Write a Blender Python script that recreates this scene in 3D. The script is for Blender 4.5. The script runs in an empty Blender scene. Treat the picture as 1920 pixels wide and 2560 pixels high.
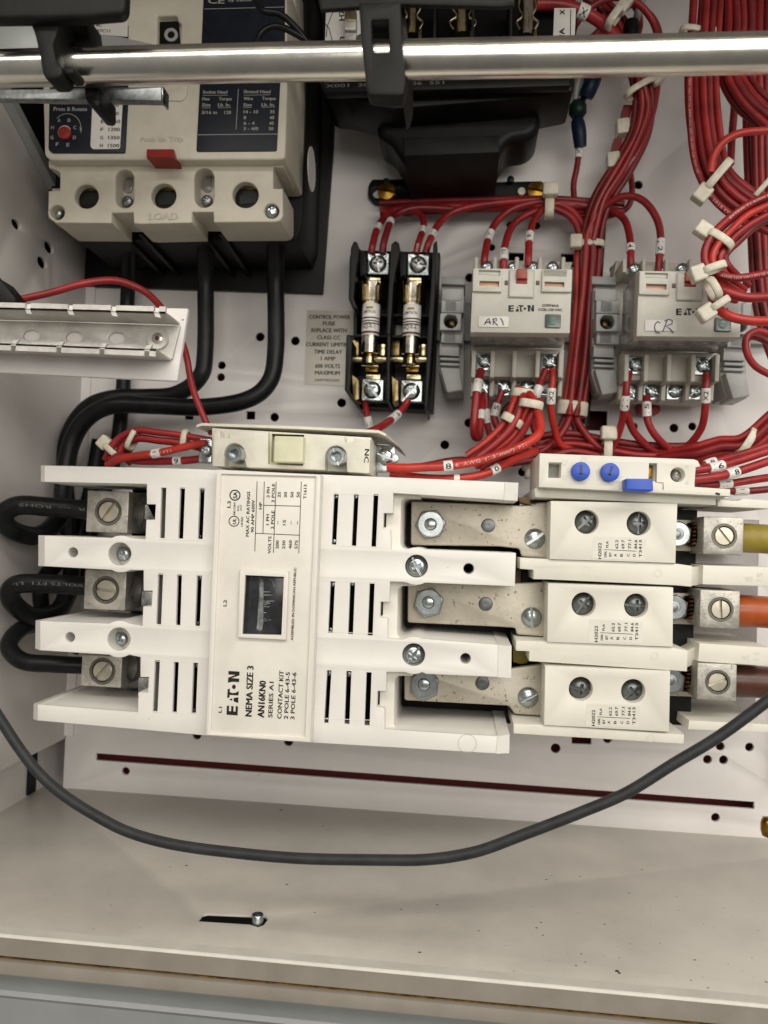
import bpy, bmesh, math, random
from mathutils import Vector, Matrix
random.seed(7)
S = bpy.context.scene
COL = S.collection
# ---------------------------------------------------------------- camera
# local frame in millimetres: x right, y up, z out of the back panel towards the viewer.
F, CX, CY, D = 1923.0, 960.0, 1280.0, 440.0
nz = Vector(((1150-CX)/F, -(1350-CY)/F, -1)).normalized()     # straight into the panel
Zc = -nz
Xc = Vector((1, -0.036, 0)); Xc = (Xc - Xc.dot(Zc)*Zc).normalized()
Yc = Zc.cross(Xc)
MM = 0.001
def B(x, y, z): return Vector((x*MM, -z*MM, y*MM))
cam = bpy.data.cameras.new('camera'); cob = bpy.data.objects.new('camera', cam); COL.objects.link(cob)
cam.sensor_fit = 'VERTICAL'; cam.sensor_height = 36; cam.lens = F/2560*36
cam.clip_start = 0.01; cam.clip_end = 50
cam.dof.use_dof = True; cam.dof.focus_distance = .325; cam.dof.aperture_fstop = 12
def ax(i):                      # camera axis i expressed in Blender world
    return B(Xc[i], Yc[i], Zc[i]).normalized()
m = Matrix.Identity(4)
for i in range(3):
    a = ax(i)
    for j in range(3): m[j][i] = a[j]
m.translation = B(0, 0, D)
cob.matrix_world = m
S.camera = cob
S.render.resolution_x, S.render.resolution_y = 768, 1024
# ---------------------------------------------------------------- world, room lights and added fill
w = bpy.data.worlds.new('World'); S.world = w; w.use_nodes = True
nt = w.node_tree; bg = nt.nodes['Background']
tc = nt.nodes.new('ShaderNodeTexCoord'); sep = nt.nodes.new('ShaderNodeSeparateXYZ'); cr = nt.nodes.new('ShaderNodeValToRGB')
nt.links.new(tc.outputs['Generated'], sep.inputs[0]); mr = nt.nodes.new('ShaderNodeMapRange')
mr.inputs['From Min'].default_value = -1; nt.links.new(sep.outputs['Z'], mr.inputs['Value'])
nt.links.new(mr.outputs[0], cr.inputs[0]); nt.links.new(cr.outputs[0], bg.inputs[0])
cr.color_ramp.elements[0].color = (.42, .40, .36, 1); cr.color_ramp.elements[1].color = (.62, .57, .50, 1)
e = cr.color_ramp.elements.new(.5); e.color = (1.0, .96, .88, 1)
bg.inputs[1].default_value = 0.31
def area(name, pos, target, sx, sy, watts, col):
    l = bpy.data.lights.new(name, 'AREA'); l.shape = 'RECTANGLE'; l.size = sx; l.size_y = sy; l.energy = watts; l.color = col
    o = bpy.data.objects.new(name, l); COL.objects.link(o); p = B(*pos); t = B(*target)
    o.location = p; o.rotation_euler = (t-p).to_track_quat('-Z', 'Y').to_euler(); return o
area('ceiling_and_fill_light', (250, 820, 1150), (0, 0, 60), 2.8, .24, 19.5, (1, .945, .86))
area('ceiling_and_fill_light', (420, 230, 1250), (0, -40, 60), 1.2, .4, 8.0, (1, .95, .87))  # frontal fill added to brighten the faces, no fixture of its own
area('far_ceiling_light', (100, 1500, 900), (0, 0, 60), 2.8, .26, 4.0, (1, .94, .84))
vs = S.view_settings; vs.view_transform = 'Standard'; vs.look = 'None'; vs.gamma = 1; vs.exposure = -0.08; vs.use_curve_mapping = False
S.cycles.max_bounces = 6
# ---------------------------------------------------------------- mapping photo pixels to places
def ray(u, v):
    d = Vector(((u-CX)/F, -(v-CY)/F, -1)); return Vector((d.dot(Xc), d.dot(Yc), d.dot(Zc)))
def W(u, v, z):
    r = ray(u, v); k = (z-D)/r.z; return Vector((r.x*k, r.y*k, z))
def WX(u, v, x):
    r = ray(u, v); k = x/r.x; return Vector((x, r.y*k, D+r.z*k))
def WY(u, v, y):
    r = ray(u, v); k = y/r.y; return Vector((r.x*k, y, D+r.z*k))
def PM(z): return F/(D-z)       # photo pixels per millimetre at depth z
# ---------------------------------------------------------------- materials
def mat(name, c, rough=.5, metal=0, var=.06, vs=120, bump=0, bs=900, speck=0, spc=(.02,.02,.02), sps=700, c2=None, coat=0, sss=0, aniso=0, trans=0):
    M = bpy.data.materials.new(name); M.use_nodes = True; n = M.node_tree.nodes; L = M.node_tree.links
    b = n['Principled BSDF']; b.inputs['Roughness'].default_value = rough; b.inputs['Metallic'].default_value = metal
    if max(c) < .05: b.inputs['Specular IOR Level'].default_value = .2
    tc = n.new('ShaderNodeTexCoord'); no = n.new('ShaderNodeTexNoise'); no.inputs['Scale'].default_value = vs; no.inputs['Detail'].default_value = 6
    no.inputs['Roughness'].default_value = .65
    L.new(tc.outputs['Object'], no.inputs['Vector'])
    mx = n.new('ShaderNodeMix'); mx.data_type = 'RGBA'
    d = c2 or tuple(max(0, x*(1-var*2)) for x in c); l = c if c2 else tuple(min(1, x*(1+var)) for x in c)
    mx.inputs['A'].default_value = (*d, 1); mx.inputs['B'].default_value = (*l, 1)
    rp = n.new('ShaderNodeMapRange'); rp.inputs['From Min'].default_value = .35; rp.inputs['From Max'].default_value = .65
    L.new(no.outputs['Fac'], rp.inputs['Value']); L.new(rp.outputs[0], mx.inputs['Factor'])
    out = mx.outputs['Result']
    if speck:
        n2 = n.new('ShaderNodeTexNoise'); n2.inputs['Scale'].default_value = sps; n2.inputs['Detail'].default_value = 3
        L.new(tc.outputs['Object'], n2.inputs['Vector'])
        r2 = n.new('ShaderNodeMapRange'); r2.inputs['From Min'].default_value = 1-speck; r2.inputs['From Max'].default_value = 1-speck+.06
        L.new(n2.outputs['Fac'], r2.inputs['Value'])
        m2 = n.new('ShaderNodeMix'); m2.data_type = 'RGBA'; m2.inputs['B'].default_value = (*spc, 1)
        L.new(out, m2.inputs['A']); L.new(r2.outputs[0], m2.inputs['Factor']); out = m2.outputs['Result']
    L.new(out, b.inputs['Base Color'])
    rr = n.new('ShaderNodeMapRange'); rr.inputs['To Min'].default_value = max(.02, rough-.08); rr.inputs['To Max'].default_value = min(1, rough+.1)
    L.new(no.outputs['Fac'], rr.inputs['Value']); L.new(rr.outputs[0], b.inputs['Roughness'])
    if bump:
        nb = n.new('ShaderNodeTexNoise'); nb.inputs['Scale'].default_value = bs; nb.inputs['Detail'].default_value = 3
        L.new(tc.outputs['Object'], nb.inputs['Vector'])
        bp = n.new('ShaderNodeBump'); bp.inputs['Strength'].default_value = bump; bp.inputs['Distance'].default_value = .0004
        L.new(nb.outputs['Fac'], bp.inputs['Height']); L.new(bp.outputs[0], b.inputs['Normal'])
    if coat: b.inputs['Coat Weight'].default_value = coat; b.inputs['Coat Roughness'].default_value = .15
    if sss:
        b.inputs['Subsurface Weight'].default_value = sss; b.inputs['Subsurface Radius'].default_value = (.002, .0015, .001); b.inputs['Subsurface Scale'].default_value = 1
    if trans: b.inputs['Transmission Weight'].default_value = trans
    return M
M = dict(
 panel=mat('white_panel_paint', (.72,.69,.675), .42, var=.035, vs=10, bump=.12, bs=1500, speck=.235, spc=(.45,.41,.36), sps=330),
 wall=mat('grey_wall_paint', (.62,.59,.565), .40, var=.03, vs=18, bump=.12, bs=1500),
 floor=mat('tray_paint', (.53,.50,.455), .36, var=.10, vs=9, bump=.15, bs=1200, speck=.27, spc=(.28,.23,.18), sps=420),
 lip=mat('shaded_lip_paint', (.27,.245,.21), .45, var=.10, vs=40, c2=(.225,.20,.165)),  # darker copy of the lip colour, holding the shade of face and hem
 inkr=mat('pale_wire_print', (.62,.46,.42), .5, var=0),
 lipw=mat('lip_edge_paint', (.58,.555,.51), .35, var=.05, vs=60),
 door=mat('blue_grey_paint', (.27,.285,.28), .35, var=.08, vs=10, speck=.24, spc=(.45,.44,.4), sps=500),
 rear=mat('maroon_primer', (.16,.016,.014), .6),
 cover=mat('ivory_plastic', (.76,.73,.67), .42, var=.035, vs=14, bump=.12, bs=2600, speck=.25, spc=(.48,.43,.36), sps=520),
 cover2=mat('white_arm_plastic', (.77,.75,.71), .42, var=.04, vs=14, bump=.12, bs=2600, speck=.26, spc=(.50,.46,.40), sps=520),
 label=mat('label_film', (.74,.71,.64), .38, var=.03, vs=60),
 over=mat('cream_plastic', (.75,.725,.64), .42, var=.045, vs=16, bump=.12, bs=2600, speck=.26, spc=(.48,.44,.36), sps=520),
 aux=mat('cream_aux_plastic', (.72,.70,.60), .4, var=.04, vs=100, bump=.1, bs=2600),
 button=mat('yellowed_plastic', (.66,.65,.46), .35, var=.04),
 beige=mat('beige_breaker_plastic', (.56,.52,.43), .5, var=.05, vs=60, bump=.25, bs=3000),
 black=mat('black_plastic', (.0065,.0065,.006), .42, var=.2, vs=90, bump=.1, bs=2500),
 black2=mat('matt_black_plastic', (.0105,.011,.0105), .5, var=.25, vs=60, bump=.2, bs=2500),
 cable=mat('black_cable_jacket', (.010,.011,.012), .33, var=.25, vs=90, bump=.12, bs=900),
 gcable=mat('grey_cable_jacket', (.030,.032,.034), .42, var=.12, vs=150, bump=.25, bs=1200),
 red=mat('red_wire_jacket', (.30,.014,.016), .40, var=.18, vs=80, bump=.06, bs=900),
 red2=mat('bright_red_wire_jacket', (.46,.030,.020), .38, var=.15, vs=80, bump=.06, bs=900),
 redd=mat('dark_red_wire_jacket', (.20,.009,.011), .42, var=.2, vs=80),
 redp=mat('red_plastic', (.27,.014,.012), .5, var=.1),
 orange=mat('orange_wire_jacket', (.36,.07,.012), .35, var=.1, vs=70),
 yellow=mat('yellow_wire_jacket', (.27,.21,.025), .45, var=.12, vs=70),
 brown=mat('brown_wire_jacket', (.07,.022,.012), .35, var=.15, vs=70),
 tie=mat('nylon', (.66,.62,.51), .35, var=.08, vs=200, sss=.25),
 marker=mat('white_marker_sleeve', (.78,.77,.74), .4, var=.04, vs=200),
 zinc=mat('zinc_plate', (.44,.48,.49), .24, 1, var=.18, vs=260, bump=.08, bs=1800),
 chrome=mat('bright_rod', (.78,.75,.66), .21, 1, var=.12, vs=60, bump=.06, bs=200, c2=(.66,.66,.62)),
 steel=mat('dull_steel', (.42,.42,.41), .36, 1, var=.25, vs=300),
 alu=mat('aluminium', (.60,.58,.54), .42, .5, var=.12, vs=90, bump=.1, bs=700),
 lug=mat('lug_aluminium', (.50,.48,.43), .48, .7, var=.15, vs=160, bump=.3, bs=900, speck=.36, spc=(.10,.09,.07), sps=1100),
 tin=mat('tinned_copper', (.56,.52,.44), .45, .5, var=.2, vs=60, bump=.25, bs=400, speck=.36, spc=(.20,.16,.11), sps=520, c2=(.44,.405,.33)),
 brass=mat('brass', (.52,.45,.28), .22, 1, var=.25, vs=160),
 pinkb=mat('fuse_cap', (.62,.56,.48), .2, 1, var=.2, vs=140),
 gold=mat('aged_brass', (.42,.24,.04), .3, 1, var=.3, vs=300, c2=(.20,.10,.02)),
 navy=mat('navy_label', (.012,.015,.022), .35, var=.1),
 ink=mat('black_ink', (.02,.018,.016), .5, var=0),
 inkw=mat('white_ink', (.30,.30,.27), .5, var=0),
 inkc=mat('cable_print', (.11,.11,.105), .5, var=0),
 inkg=mat('grey_ink', (.24,.23,.21), .5, var=0),
 inkp=mat('violet_pen', (.03,.02,.08), .5, var=0),
 emb=mat('embossed_plastic', (.46,.42,.34), .5, var=.02),
 embw=mat('embossed_cream_plastic', (.69,.66,.56), .45, var=.02),
 wsheet=mat('white_sticker', (.66,.64,.60), .35, var=.03),
 sticker=mat('clear_yellowed_sticker', (.60,.56,.49), .30, var=.04, vs=50),
 relay=mat('grey_relay_plastic', (.50,.485,.43), .42, var=.04, vs=90, bump=.1, bs=2600),
 sock=mat('socket_plastic', (.46,.44,.38), .45, var=.05, vs=90, bump=.1, bs=2600),
 smoke=mat('smoky_relay_side', (.26,.235,.225), .25, var=.1, vs=60, coat=.4),
 stop=mat('end_stop_plastic', (.34,.345,.335), .45, var=.05, vs=90, bump=.1, bs=2600),
 blue=mat('blue_plastic', (.015,.08,.52), .35, var=.08),
 blued=mat('dark_blue_plastic', (.006,.03,.20), .4, var=.05),
 bsleeve=mat('blue_sleeve', (.006,.014,.035), .4, var=.1),
 green=mat('green_sleeve', (.004,.018,.012), .4, var=.1),
 lens=mat('green_lens', (.085,.10,.09), .2, var=.1, coat=.5),
 lensg=mat('green_led', (.07,.16,.125), .3, var=.1),
 amber=mat('amber_window', (.60,.33,.20), .3, var=.1),
 ora=mat('orange_red_plastic', (.27,.035,.012), .35, var=.1),
 dirt=mat('dirt', (.03,.02,.015), .8),
 film=mat('window_film', (.035,.038,.042), .16, var=.3, vs=60, coat=.3),
 dust=mat('dust', (.20,.21,.21), .7, var=.3, vs=400),
 lugs=mat('set_screw_metal', (.58,.54,.44), .38, .85, var=.12, vs=200),
 ringm=mat('dark_thread', (.16,.15,.13), .45, .8, var=.2),
 void=mat('dark_interior', (.002,.002,.002), .7, var=0),  # near-black, puts the shade inside openings into the colour
 nutz=mat('nut_zinc', (.30,.32,.33), .38, 1, var=.2, vs=300),
 steelz=mat('dark_screw_zinc', (.17,.18,.18), .36, 1, var=.2, vs=300),
 coil=mat('dark_copper_coil', (.10,.04,.02), .3, .8, var=.5, vs=500),
 brassd=mat('dark_brass', (.20,.15,.07), .3, 1, var=.3, vs=200),
 gun=mat('grey_painted_gusset', (.10,.10,.097), .5, var=.1),
 tan=mat('tan_board', (.30,.20,.10), .6, var=.2, vs=80),
)
# ---------------------------------------------------------------- mesh helpers
def tag(o, label=None, cat=None, group=None, kind=None):
    if label: o['label'] = label
    if cat: o['category'] = cat
    if group: o['group'] = group
    if kind: o['kind'] = kind
    return o
ORG = {}                        # object name -> origin in Blender world
def link(name, me, material, parent=None, loc=None, rot=0, scale=1):
    """me already has Blender axes. loc is a world point in mm (None: me is in world coordinates)"""
    o = bpy.data.objects.new(name, me); COL.objects.link(o)
    if material is not None and len(me.materials) == 0: me.materials.append(M[material])
    base = ORG.get(parent.name, Vector()) if parent else Vector()
    if loc is None:
        if parent:
            me.transform(Matrix.Translation(-base)); ORG[o.name] = base.copy()
        else:
            vv = [v.co for v in me.vertices]
            c = sum(vv, Vector())/max(1, len(vv)); me.transform(Matrix.Translation(-c)); o.location = c; ORG[o.name] = c
    else:
        p = B(*loc); o.location = p-base; ORG[o.name] = p
        o.rotation_euler = (0, -math.radians(rot), 0); o.scale = (scale,)*3 if not hasattr(scale, '__len__') else scale
    if parent: o.parent = parent
    return o
def fin(me, ang=35):
    me.validate()
    for p in me.polygons: p.use_smooth = True
    try: me.set_sharp_from_angle(angle=math.radians(ang))
    except Exception: pass
    return me
class MB:
    def __init__(s): s.v = []; s.f = []; s.mi = []; s.cur = 0
    def add(s, vs, fs):
        n = len(s.v); s.v += [Vector(v) for v in vs]; s.f += [tuple(i+n for i in f) for f in fs]; s.mi += [s.cur]*len(fs); return s
    def box(s, x0, y0, z0, x1, y1, z1):
        x0, x1 = sorted((x0, x1)); y0, y1 = sorted((y0, y1)); z0, z1 = sorted((z0, z1))
        return s.add([(x0,y0,z0),(x1,y0,z0),(x1,y1,z0),(x0,y1,z0),(x0,y0,z1),(x1,y0,z1),(x1,y1,z1),(x0,y1,z1)],
              [(0,3,2,1),(4,5,6,7),(0,1,5,4),(1,2,6,5),(2,3,7,6),(3,0,4,7)])
    def lathe(s, prof, n=24, c=(0,0,0), cap=True, axis='z'):      # prof [(r,h)...]
        k = len(prof); vs = []
        for r, h in prof:
            for i in range(n):
                a = 2*math.pi*i/n; p = (r*math.cos(a), r*math.sin(a), h)
                if axis == 'y': p = (p[0], p[2], -p[1])
                elif axis == 'x': p = (p[2], p[0], p[1])
                vs.append((p[0]+c[0], p[1]+c[1], p[2]+c[2]))
        fs = [(j*n+i, j*n+(i+1)%n, (j+1)*n+(i+1)%n, (j+1)*n+i) for j in range(k-1) for i in range(n)]
        if cap: fs.append(tuple(range((k-1)*n, k*n))); fs.append(tuple(reversed(range(n))))
        return s.add(vs, fs)
    def prism(s, poly, z0, z1, taper=None):
        n = len(poly); t = taper or poly
        return s.add([(p[0],p[1],z0) for p in t]+[(p[0],p[1],z1) for p in poly],
              [tuple(reversed(range(n))), tuple(range(n, 2*n))]+[(i,(i+1)%n,n+(i+1)%n,n+i) for i in range(n)])
    def mesh(s, ang=35):
        me = bpy.data.meshes.new('m'); me.from_pydata([B(*v) for v in s.v], [], s.f)
        b = bmesh.new(); b.from_mesh(me); bmesh.ops.recalc_face_normals(b, faces=b.faces); b.to_mesh(me); b.free()
        return fin(me, ang)
    def obj(s, name, material, parent=None, ang=35): return link(name, s.mesh(ang), material, parent)
def bev(me, w, seg=2):
    b = bmesh.new(); b.from_mesh(me)
    bmesh.ops.remove_doubles(b, verts=b.verts, dist=1e-6)
    es = [e for e in b.edges if len(e.link_faces) == 2 and e.calc_face_angle(0) > .5]
    bmesh.ops.bevel(b, geom=es, offset=w*MM, segments=seg, affect='EDGES', profile=.5, clamp_overlap=True)
    b.to_mesh(me); b.free(); return fin(me, 50)
def evalm(o):
    dg = bpy.context.evaluated_depsgraph_get(); me = bpy.data.meshes.new_from_object(o.evaluated_get(dg)); return me
def boolean(a, b, op='DIFFERENCE'):
    oa = bpy.data.objects.new('tmp_a', a); ob = bpy.data.objects.new('tmp_b', b); COL.objects.link(oa); COL.objects.link(ob)
    md = oa.modifiers.new('b', 'BOOLEAN'); md.object = ob; md.operation = op; md.solver = 'EXACT'
    me = evalm(oa); bpy.data.objects.remove(oa); bpy.data.objects.remove(ob); return fin(me, 30)
FR = {'z': lambda a, b, c: B(a, b, c), 'x': lambda a, b, c: B(c, b, a), 'y': lambda a, b, c: B(a, c, b)}
def plate_mesh(loops, lo, hi, bevel=.0, frame='z', res=1):
    """filled sheet with holes. loops: world-mm 2D outlines, first is the outside, extruded lo..hi along the frame axis"""
    cu = bpy.data.curves.new('c', 'CURVE'); cu.dimensions = '2D'; cu.fill_mode = 'BOTH'
    h = (hi-lo)/2
    bevel = min(bevel, h*.95)
    K = .01
    cu.extrude = (h-bevel)*K; cu.bevel_depth = bevel*K; cu.bevel_resolution = res; cu.offset = -bevel*K
    for lp in loops:
        sp = cu.splines.new('POLY'); sp.points.add(len(lp)-1); sp.use_cyclic_u = True
        for i, p in enumerate(lp): sp.points[i].co = (p[0]*K, p[1]*K, 0, 1)
    o = bpy.data.objects.new('tmp', cu); COL.objects.link(o); me = evalm(o); bpy.data.objects.remove(o); bpy.data.curves.remove(cu)
    f = FR[frame]
    for v in me.vertices:
        c = v.co/K; v.co = f(c.x, c.y, c.z+(lo+hi)/2)
    b = bmesh.new(); b.from_mesh(me); bmesh.ops.remove_doubles(b, verts=b.verts, dist=2e-6)
    bmesh.ops.recalc_face_normals(b, faces=b.faces); b.to_mesh(me); b.free()
    me.materials.clear()
    return fin(me, 40)
def wp(poly, z): return [W(u, v, z).to_2d() for u, v in poly]
def plate(name, loops, z1, th, material, parent=None, bevel=.3, res=1):
    """loops: photo-pixel outlines read at depth z1 (front face); thickness th backwards"""
    return link(name, plate_mesh([wp(l, z1) for l in loops], z1-th, z1, bevel, res=res), material, parent)
def plateb(name, loops, zmap, z0, z1, material, parent=None, bevel=.3, res=1):
    """outline read at the depth zmap where it is seen, solid from z0 to z1"""
    return link(name, plate_mesh([wp(l, zmap) for l in loops], z0, z1, bevel, res=res), material, parent)
def circ(u, v, r, n=24, ry=None): return [(u+r*math.cos(2*math.pi*i/n), v+(ry or r)*math.sin(2*math.pi*i/n)) for i in range(n)]
def arc(u, v, r, a0, a1, n=10): return [(u+r*math.cos(math.radians(a0+(a1-a0)*i/n)), v+r*math.sin(math.radians(a0+(a1-a0)*i/n))) for i in range(n+1)]
def rect(u0, v0, u1, v1, k=.033):     # upright rectangle given by its top-left and bottom-right corners in the photo
    dx = -(v1-v0)*k; dy = (u1-u0)*k
    return [(u0, v0), (u1-dx, v0+dy), (u1, v1), (u0+dx, v1-dy)]
def rnd(poly, r, n=4):
    out = []; N = len(poly)
    for i in range(N):
        p = Vector(poly[i]); a = Vector(poly[i-1])-p; b = Vector(poly[(i+1)%N])-p
        k = min(r, a.length*.45, b.length*.45); a = p+a.normalized()*k; b = p+b.normalized()*k
        for j in range(n+1):
            t = j/n; out.append(tuple((1-t)**2*a+2*t*(1-t)*p+t*t*b))
    return out
def thing(name, label, cat, u, v, z, group=None):
    o = bpy.data.objects.new(name, None); COL.objects.link(o); p = B(*W(u, v, z)); o.location = p; ORG[o.name] = p
    o.empty_display_size = .005
    return tag(o, label, cat, group)
def copy_tree(o, parent=None, shift=None):
    c = o.copy(); COL.objects.link(c); c.parent = parent; ORG[c.name] = ORG[o.name]+(shift or Vector())
    if parent is None and shift: c.location = o.location+shift
    for ch in list(o.children): copy_tree(ch, c, shift)
    return c
# ---------------------------------------------------------------- lettering
def text_mesh(s, bold=0, res=2):
    cu = bpy.data.curves.new('t', 'FONT'); cu.body = s; cu.size = 1; cu.resolution_u = res; cu.offset = bold
    o = bpy.data.objects.new('tmp', cu); COL.objects.link(o); me = evalm(o); bpy.data.objects.remove(o); bpy.data.curves.remove(cu)
    me.materials.clear(); vs = [v.co.copy() for v in me.vertices]; fs = [tuple(p.vertices) for p in me.polygons]
    bpy.data.meshes.remove(me); return vs, fs
CAP = .73
class Ink:                      # collects printed or moulded lettering and lines of one label into one part
    def __init__(s, z, th=.0): s.z = z; s.mb = MB(); s.th = th
    def put(s, vs, fs):
        s.mb.add([(v[0], v[1], s.z) for v in vs], fs)
        if s.th:
            n = len(vs); ed = {}
            for f in fs:
                for i in range(len(f)):
                    a, b = f[i], f[(i+1)%len(f)]; ed[(a, b)] = 1
            side = [(a, b, b+n, a+n) for a, b in ed if (b, a) not in ed]
            s.mb.add([(v[0], v[1], s.z) for v in vs]+[(v[0], v[1], s.z-s.th) for v in vs], side)
    def t(s, txt, p0, p1, cap, bold=0):
        vs, fs = text_mesh(txt, 0)
        if not vs: return
        a = W(*p0, s.z).to_2d(); b = W(*p1, s.z).to_2d(); d = b-a; x0 = min(v.x for v in vs); x1 = max(v.x for v in vs)
        kx = d.length/(x1-x0); ky = cap/PM(s.z)/CAP; d.normalize(); n = Vector((-d.y, d.x))
        e = (.035 if cap < 12 else .045)*ky; z0 = s.z
        for k, (ex, ey) in enumerate(((-e, 0), (e, 0), (0, e*.7))):
            s.z = z0+.006*k; s.put([a+d*((v.x-x0)*kx+ex)+n*(v.y*ky+ey) for v in vs], fs)
        s.z = z0
    def line(s, p0, p1, w=2):
        a = W(*p0, s.z).to_2d(); b = W(*p1, s.z).to_2d(); d = (b-a).normalized(); n = Vector((-d.y, d.x))*w/2/PM(s.z)
        s.put([a-n, b-n, b+n, a+n], [(0,1,2,3)])
    def path(s, pts, w=2):
        P = [W(*p, s.z).to_2d() for p in pts]; vs = []
        for i, p in enumerate(P):
            d = (P[min(i+1, len(P)-1)]-P[max(i-1, 0)]).normalized(); n = Vector((-d.y, d.x))*w/2/PM(s.z); vs += [p-n, p+n]
        s.put(vs, [(2*i, 2*i+2, 2*i+3, 2*i+1) for i in range(len(P)-1)])
    def ring(s, u, v, r, w): s.path(arc(u, v, r, 0, 360, 24), w)
    def poly(s, pts): s.put([W(*p, s.z).to_2d() for p in pts], [tuple(reversed(range(len(pts))))])
    def logo(s, p0, p1, cap):   # the maker's word mark: E A T . N drawn from blocks; 5.0 wide by 1 high
        a = W(*p0, s.z).to_2d(); b = W(*p1, s.z).to_2d(); d = b-a; kx = d.length; d.normalize(); n = Vector((-d.y, d.x)); ky = cap/PM(s.z)
        q = lambda pts: s.put([a+d*x*kx+n*y*ky for x, y in pts], [tuple(range(len(pts)))])
        q([(0,0),(.085,0),(.085,1),(0,1)]); q([(.085,0),(.20,0),(.215,.2),(.085,.2)]); q([(.085,.4),(.20,.4),(.21,.6),(.085,.6)]); q([(.085,.8),(.215,.8),(.20,1),(.085,1)])
        q([(.28,0),(.415,0),(.39,.42),(.315,.42)]); q([(.322,.55),(.380,.55),(.352,.82)])
        q([(.40,.80),(.60,.80),(.58,1),(.38,1)]); q([(.455,0),(.56,0),(.515,.25),(.50,.55),(.52,.80),(.455,.80)])
        q([(.645+.052*math.cos(t*math.pi/8), .45+.17*math.sin(t*math.pi/8)) for t in range(16)])
        q([(.76,0),(.84,0),(.84,1),(.73,1),(.745,.8),(.76,.6)]); q([(.92,0),(1,0),(1,1),(.92,1)]); q([(.84,.72),(.84,1),(.845,1),(.92,.36),(.92,0),(.915,0)])
    def obj(s, parent, material='ink', name='printed_lettering'):
        me = bpy.data.meshes.new('m'); me.from_pydata([B(*v) for v in s.mb.v], [], s.mb.f); me.validate()
        return link(name, me, material, parent)
# ---------------------------------------------------------------- tubes: wires and cables
def spline(P, per=8, closed=False):
    n = len(P); out = []
    for i in range(n-1):
        p0 = P[i-1] if i > 0 else P[0]*2-P[1]; p1 = P[i]; p2 = P[i+1]; p3 = P[i+2] if i+2 < n else P[-1]*2-P[-2]
        for j in range(per):
            t = j/per
            out.append(.5*((2*p1)+(p2-p0)*t+(2*p0-5*p1+4*p2-p3)*t*t+(3*p1-p0-3*p2+p3)*t*t*t))
    out.append(P[-1].copy()); return out
def frames(C):
    T = [(C[min(i+1, len(C)-1)]-C[max(i-1, 0)]).normalized() for i in range(len(C))]
    nrm = Vector((0,0,1)); nrm = (nrm-nrm.dot(T[0])*T[0]); nrm = nrm.normalized() if nrm.length > .05 else T[0].orthogonal().normalized(); N = [nrm]
    for i in range(1, len(C)):
        q = T[i-1].rotation_difference(T[i]); nn = q @ N[-1]; nn = (nn-nn.dot(T[i])*T[i]).normalized(); N.append(nn)
    return T, N
def tube_mb(C, r, n=12, mb=None):
    mb = mb or MB(); T, N = frames(C); vs = []
    for i, c in enumerate(C):
        bn = T[i].cross(N[i]); rr = r[i] if hasattr(r, '__len__') else r
        for k in range(n):
            a = 2*math.pi*k/n; vs.append(c+(N[i]*math.cos(a)+bn*math.sin(a))*rr)
    fs = [(i*n+k, i*n+(k+1)%n, (i+1)*n+(k+1)%n, (i+1)*n+k) for i in range(len(C)-1) for k in range(n)]
    fs += [tuple(reversed(range(n))), tuple(range((len(C)-1)*n, len(C)*n))]
    return mb.add(vs, fs)
def nearest(C, u, v):
    best = 0; bd = 1e9
    for i, c in enumerate(C):
        q = W(u, v, c.z); d = (q.x-c.x)**2+(q.y-c.y)**2
        if d < bd: bd = d; best = i
    return best
def arcs(C):
    L = [0]
    for i in range(1, len(C)): L.append(L[-1]+(C[i]-C[i-1]).length)
    return L
def sample(C, L, s):
    s = max(0, min(L[-1]-1e-6, s))
    for i in range(1, len(L)):
        if L[i] >= s:
            t = (s-L[i-1])/max(1e-9, L[i]-L[i-1]); return C[i-1].lerp(C[i], t), (C[i]-C[i-1]).normalized()
    return C[-1], (C[-1]-C[-2]).normalized()
def text_on(C, L, s0, txt, cap, r, flip, material, parent, lift=.06, side=0.0, name='printed_lettering', bold=.0, adv=None):
    vs, fs = text_mesh(txt, bold)
    if not vs: return
    k = cap/CAP; x0 = min(v.x for v in vs); x1 = max(v.x for v in vs); y0 = .0; out = []
    kx = (adv/(x1-x0)) if adv else k
    for v in vs:
        a = (v.x-x0)*kx; b = (v.y-CAP/2)*k+side
        s = s0+(-a if flip else a); p, t = sample(C, L, s)
        if flip: t = -t
        view = (Vector((0,0,D))-p); view = (view-view.dot(t)*t).normalized(); up = view.cross(t)
        th = b/r
        out.append(p+(view*math.cos(th)+up*math.sin(th))*(r+lift))
    me = bpy.data.meshes.new('m'); me.from_pydata([B(*p) for p in out], [], fs); me.validate()
    return link(name, me, material, parent)
def smoothz(P): return P
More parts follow.
